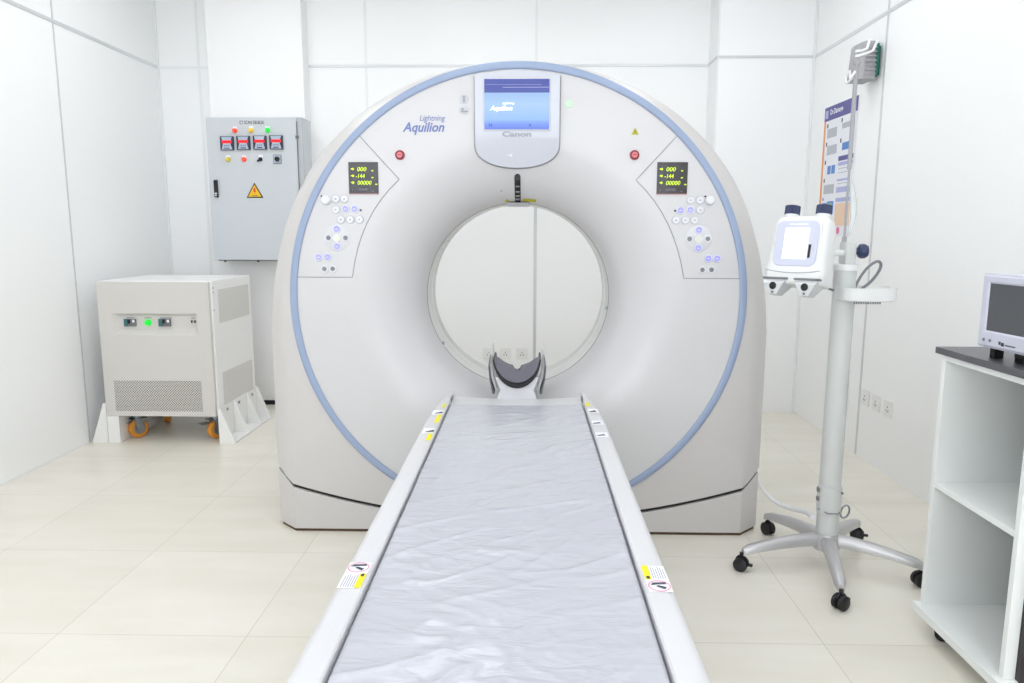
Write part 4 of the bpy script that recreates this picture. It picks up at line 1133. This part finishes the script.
b = B(); b.box(1.862, 1.8895, 4.11, 4.22, 2.10, 2.25); b.box(1.857, 1.867, 4.078, 4.10, 2.085, 2.255); obj('wall_bracket', b, 'teal_dark', spk, bevel=.002, label='dark green wall bracket')

# ------------------------------------------------------------------ poster on the right wall
pos = thing('wall_poster', 'white instruction poster with purple header and orange edge on the right wall', 'poster', (XR, 4.57, 1.28))
PX = XR - .001
PY0, PY1, PZ0, PZ1 = 4.80, 4.335, 1.235, 2.035           # left (far) edge, right (near) edge
def pr(nm, m, u0, u1, v0, v1, par=pos, off=.004, lab=None):
    y0 = PY0 + (PY1 - PY0) * u0; y1 = PY0 + (PY1 - PY0) * u1
    z0 = PZ1 - (PZ1 - PZ0) * v1; z1 = PZ1 - (PZ1 - PZ0) * v0
    b = B(); b.box(PX - off, PX - off + .0015, y1, y0, z0, z1); return obj(nm, b, m, par, smooth=False, label=lab)
board = pr('poster_sheet', 'poster_white', 0, 1, 0, 1, off=.002)
pr('orange_edge', 'poster_orange', 0, .05, .1, 1)
hd_ = pr('header_band', 'poster_purple', 0, 1, 0, .105, lab='purple header band')
text('header_text', 'Dr.Damage', 'sticker_white', hd_, (PX - .0046, PY0 - .085, PZ1 - .062), (0, -1, 0), ZD, .185, .042, bold=.02)
pr('logo', 'poster_lilac', .03, .12, .025, .085, hd_, .0047)
for u0, u1, v0, v1, m in ((.10, .13, .13, .16, 'dark_text'), (.12, .42, .17, .24, 'poster_grey'), (.55, .58, .12, .15, 'dark_text'), (.58, .95, .16, .20, 'poster_grey'),
        (.10, .13, .27, .30, 'dark_text'), (.14, .45, .30, .37, 'poster_grey'), (.55, .58, .27, .30, 'dark_text'), (.62, .92, .305, .36, 'poster_blue'),
        (.10, .13, .41, .44, 'dark_text'), (.20, .30, .455, .52, 'poster_blue'), (.33, .44, .455, .52, 'poster_blue'), (.10, .13, .55, .58, 'dark_text'), (.12, .44, .60, .67, 'poster_grey'),
        (.10, .13, .70, .72, 'poster_blue'), (.10, .24, .74, .82, 'poster_blue'), (.26, .46, .73, .83, 'poster_blue'), (.30, .42, .745, .805, 'poster_green'),
        (.53, .97, .40, .435, 'poster_purple'), (.53, .97, .445, .47, 'poster_lilac'), (.53, .97, .57, .585, 'poster_lilac'), (.53, .97, .63, .67, 'poster_lilac'), (.53, .97, .71, .74, 'poster_lilac'),
        (.53, .97, .75, .92, 'poster_peach'), (.56, .92, .49, .495, 'poster_grey'), (.56, .92, .52, .525, 'poster_grey'), (.56, .92, .60, .605, 'poster_grey')):
    pr('poster_block', m, u0, u1, v0, v1, board, .0035 if m != 'poster_green' else .0042)
b = B(); b.cyl((PX - .004, 4.80 - .465 * .66, PZ1 - .8 * .955), (PX - .001, 4.80 - .465 * .66, PZ1 - .8 * .955), .022, n=20); obj('poster_seal', b, 'poster_pink', board)

# ------------------------------------------------------------------ wall sockets
def outlet(x, y, z, rz, label, kind):
    o = thing('wall_outlet', label, 'wall socket', (x, y, z), rz, group='wall sockets')
    b = B(); b.rbox(-.043, .043, -.008, 0, -.043, .043, .006, 'y'); obj('cover_plate', b, 'outlet', o, local=True, bevel=.002)
    b = B(); b.rbox(-.030, .030, -.0095, -.007, -.030, .030, .004, 'y'); q = obj('socket_insert', b, 'outlet', o, local=True, bevel=.001)
    b = B()
    for (a_, c_) in ((-.010, -.008), (.010, -.008), (0, .010)): b.box(a_ - .0024, a_ + .0024, -.0105, -.009, c_ - .0045, c_ + .0045)
    if kind: b.box(-.0015, .0015, -.0105, -.009, -.020, -.014)
    obj('socket_holes', b, 'dark_text', o, local=True)
for x, l in ((-.282, 'leftmost of three white sockets low on the back wall seen through the bore'), (-.160, 'middle of three white sockets low on the back wall seen through the bore'), (-.037, 'rightmost of three white sockets low on the back wall seen through the bore')):
    outlet(x, YB, .366, 0, l, 0)
for y, l in ((3.977, 'white socket low on the right wall, farthest of three and next to the panel seam'), (3.849, 'white socket low on the right wall, middle one of three'), (3.718, 'white socket low on the right wall, nearest of three to the shelf cart')):
    outlet(XR, y, .348, radians(-90), l, 1)

# ------------------------------------------------------------------ shelf cart on casters
cart = thing('shelf_cart', 'white open shelf cart with dark grey top, standing against the right wall', 'shelf', (1.55, 2.0, 0))
cx0, cx1, cy0, cy1 = 1.270, XR - .02, 1.795, 2.205; zb0, zb1, ztop = .058, .085, .893
b = B(); b.box(cx0 - .022, cx1, cy0 - .012, cy1 + .006, zb0, zb1); obj('bottom_board', b, 'cart_white', cart, bevel=.0015)
b = B(); b.box(cx0, cx1, cy1 - .018, cy1, zb1, ztop); obj('side_panel', b, 'cart_white', cart, bevel=.001)
b = B(); b.box(cx0, 1.302, cy0, cy0 + .018, zb1, ztop); obj('side_panel', b, 'cart_white', cart, bevel=.001)
b = B(); b.box(1.3025, cx1, cy0 - .016, cy0 + .014, .045, ztop); obj('side_panel', b, 'cart_dark', cart, bevel=.001, label='dark brown outer panel')
b = B(); b.box(cx1 - .010, cx1, cy0 + .018, cy1 - .018, zb1, ztop); obj('back_panel', b, 'cart_white', cart)
b = B(); b.box(cx0 + .003, cx1 - .01, cy0 + .018, cy1 - .018, .474, .492); obj('shelf', b, 'cart_white', cart, bevel=.001)
b = B(); b.box(cx0, cx1 - .01, cy0 + .018, cy1 - .018, ztop - .018, ztop); obj('top_board', b, 'cart_white', cart)
b = B(); b.box(cx0 - .012, cx1 + .005, cy0 - .02, cy1 + .022, ztop, ztop + .020); obj('worktop', b, 'cart_top', cart, bevel=.002, label='dark grey worktop')
for x, y in ((1.302, 2.125), (1.34, 1.88), (1.80, 2.13), (1.80, 1.86)):
    b = B()
    for s_ in (-1, 1): b.lathe([(.016, .002), (.022, .004), (.022, .013), (.016, .016)], (x, y, .0225), (.5 * s_, s_, 0), 18)
    cc = obj('caster', b, 'rubber', cart, label='small black caster')
    b = B(); b.cyl((x, y, .03), (x, y, .05), .006, n=10); b.box(x - .018, x + .018, y - .018, y + .018, .050, .058); obj('caster_plate', b, 'steel', cc)

# ------------------------------------------------------------------ monitor on the cart
mon = thing('monitor', 'small pale lilac monitor with dark screen on the shelf cart', 'monitor', (1.276, 2.052, ztop + .020), radians(-86))
# local: x along the screen to the right (towards the camera), -y is the front
def mb(*a): b = B(); b.box(*a); return b
MW, z0m, z1m = .27, .031, .236
b = B(); b.rbox(0, MW, 0, .05, z0m, z1m, .006, 'y'); obj('case', b, 'monitor_lilac', mon, local=True, bevel=.003)
b = B(); b.rbox(.03, MW - .03, .05, .11, z0m + .02, z1m - .03, .02, 'y'); obj('rear_case', b, 'monitor_lilac', mon, local=True, bevel=.005)
fr0 = [(0.004, z0m + .004), (MW - .004, z0m + .004), (MW - .004, z1m - .004), (.004, z1m - .004)]
in0 = [(.033, z0m + .050), (MW - .033, z0m + .050), (MW - .033, z1m - .029), (.033, z1m - .029)]
b = B(); b.add([(x, -.001, z) for x, z in fr0] + [(x, -.005, z) for x, z in [(.008, z0m + .008), (MW - .008, z0m + .008), (MW - .008, z1m - .008), (.008, z1m - .008)]] + [(x, -.005, z) for x, z in [(.026, z0m + .043), (MW - .026, z0m + .043), (MW - .026, z1m - .022), (.026, z1m - .022)]] + [(x, 0, z) for x, z in in0],
    [(k * 4 + i, k * 4 + (i + 1) % 4, k * 4 + 4 + (i + 1) % 4, k * 4 + 4 + i) for k in range(3) for i in range(4)])
obj('front_bezel', b, 'monitor_lilac', mon, local=True, ang=20)
b = B(); b.box(.030, MW - .030, -.0015, .0, z0m + .047, z1m - .026); obj('screen', b, 'monitor_screen', mon, local=True)
b = B()
for x in (.030, .055): b.cyl((x, -.0048, z0m + .022), (x, -.0068, z0m + .022), .0045, n=12)
obj('bezel_button', b, 'button_grey', mon, local=True)
text('lettering', 'ingenuity', 'dark_text', mon, (.088, -.0055, z0m + .018), (1, 0, 0), ZD, .05, .009, bold=.02, local=True) if False else None
b = B(); b.box(.088, .096, -.0056, -.005, z0m + .016, z0m + .025); b.box(.098, .108, -.0056, -.005, z0m + .013, z0m + .023); b.box(.112, .150, -.0056, -.005, z0m + .016, z0m + .019); obj('maker_mark', b, 'dark_text', mon, local=True)
b = B()
for x in (.040, MW - .055): b.box(x - .018, x, .022, .05, 0, z0m)
obj('foot', b, 'black', mon, local=True, bevel=.001)
b = B(); b.rbox(.075, MW - .03, .045, .11, 0, .010, .02, 'z'); b.box(.08, .18, .05, .08, .01, z0m + .04); obj('stand', b, 'black', mon, local=True)
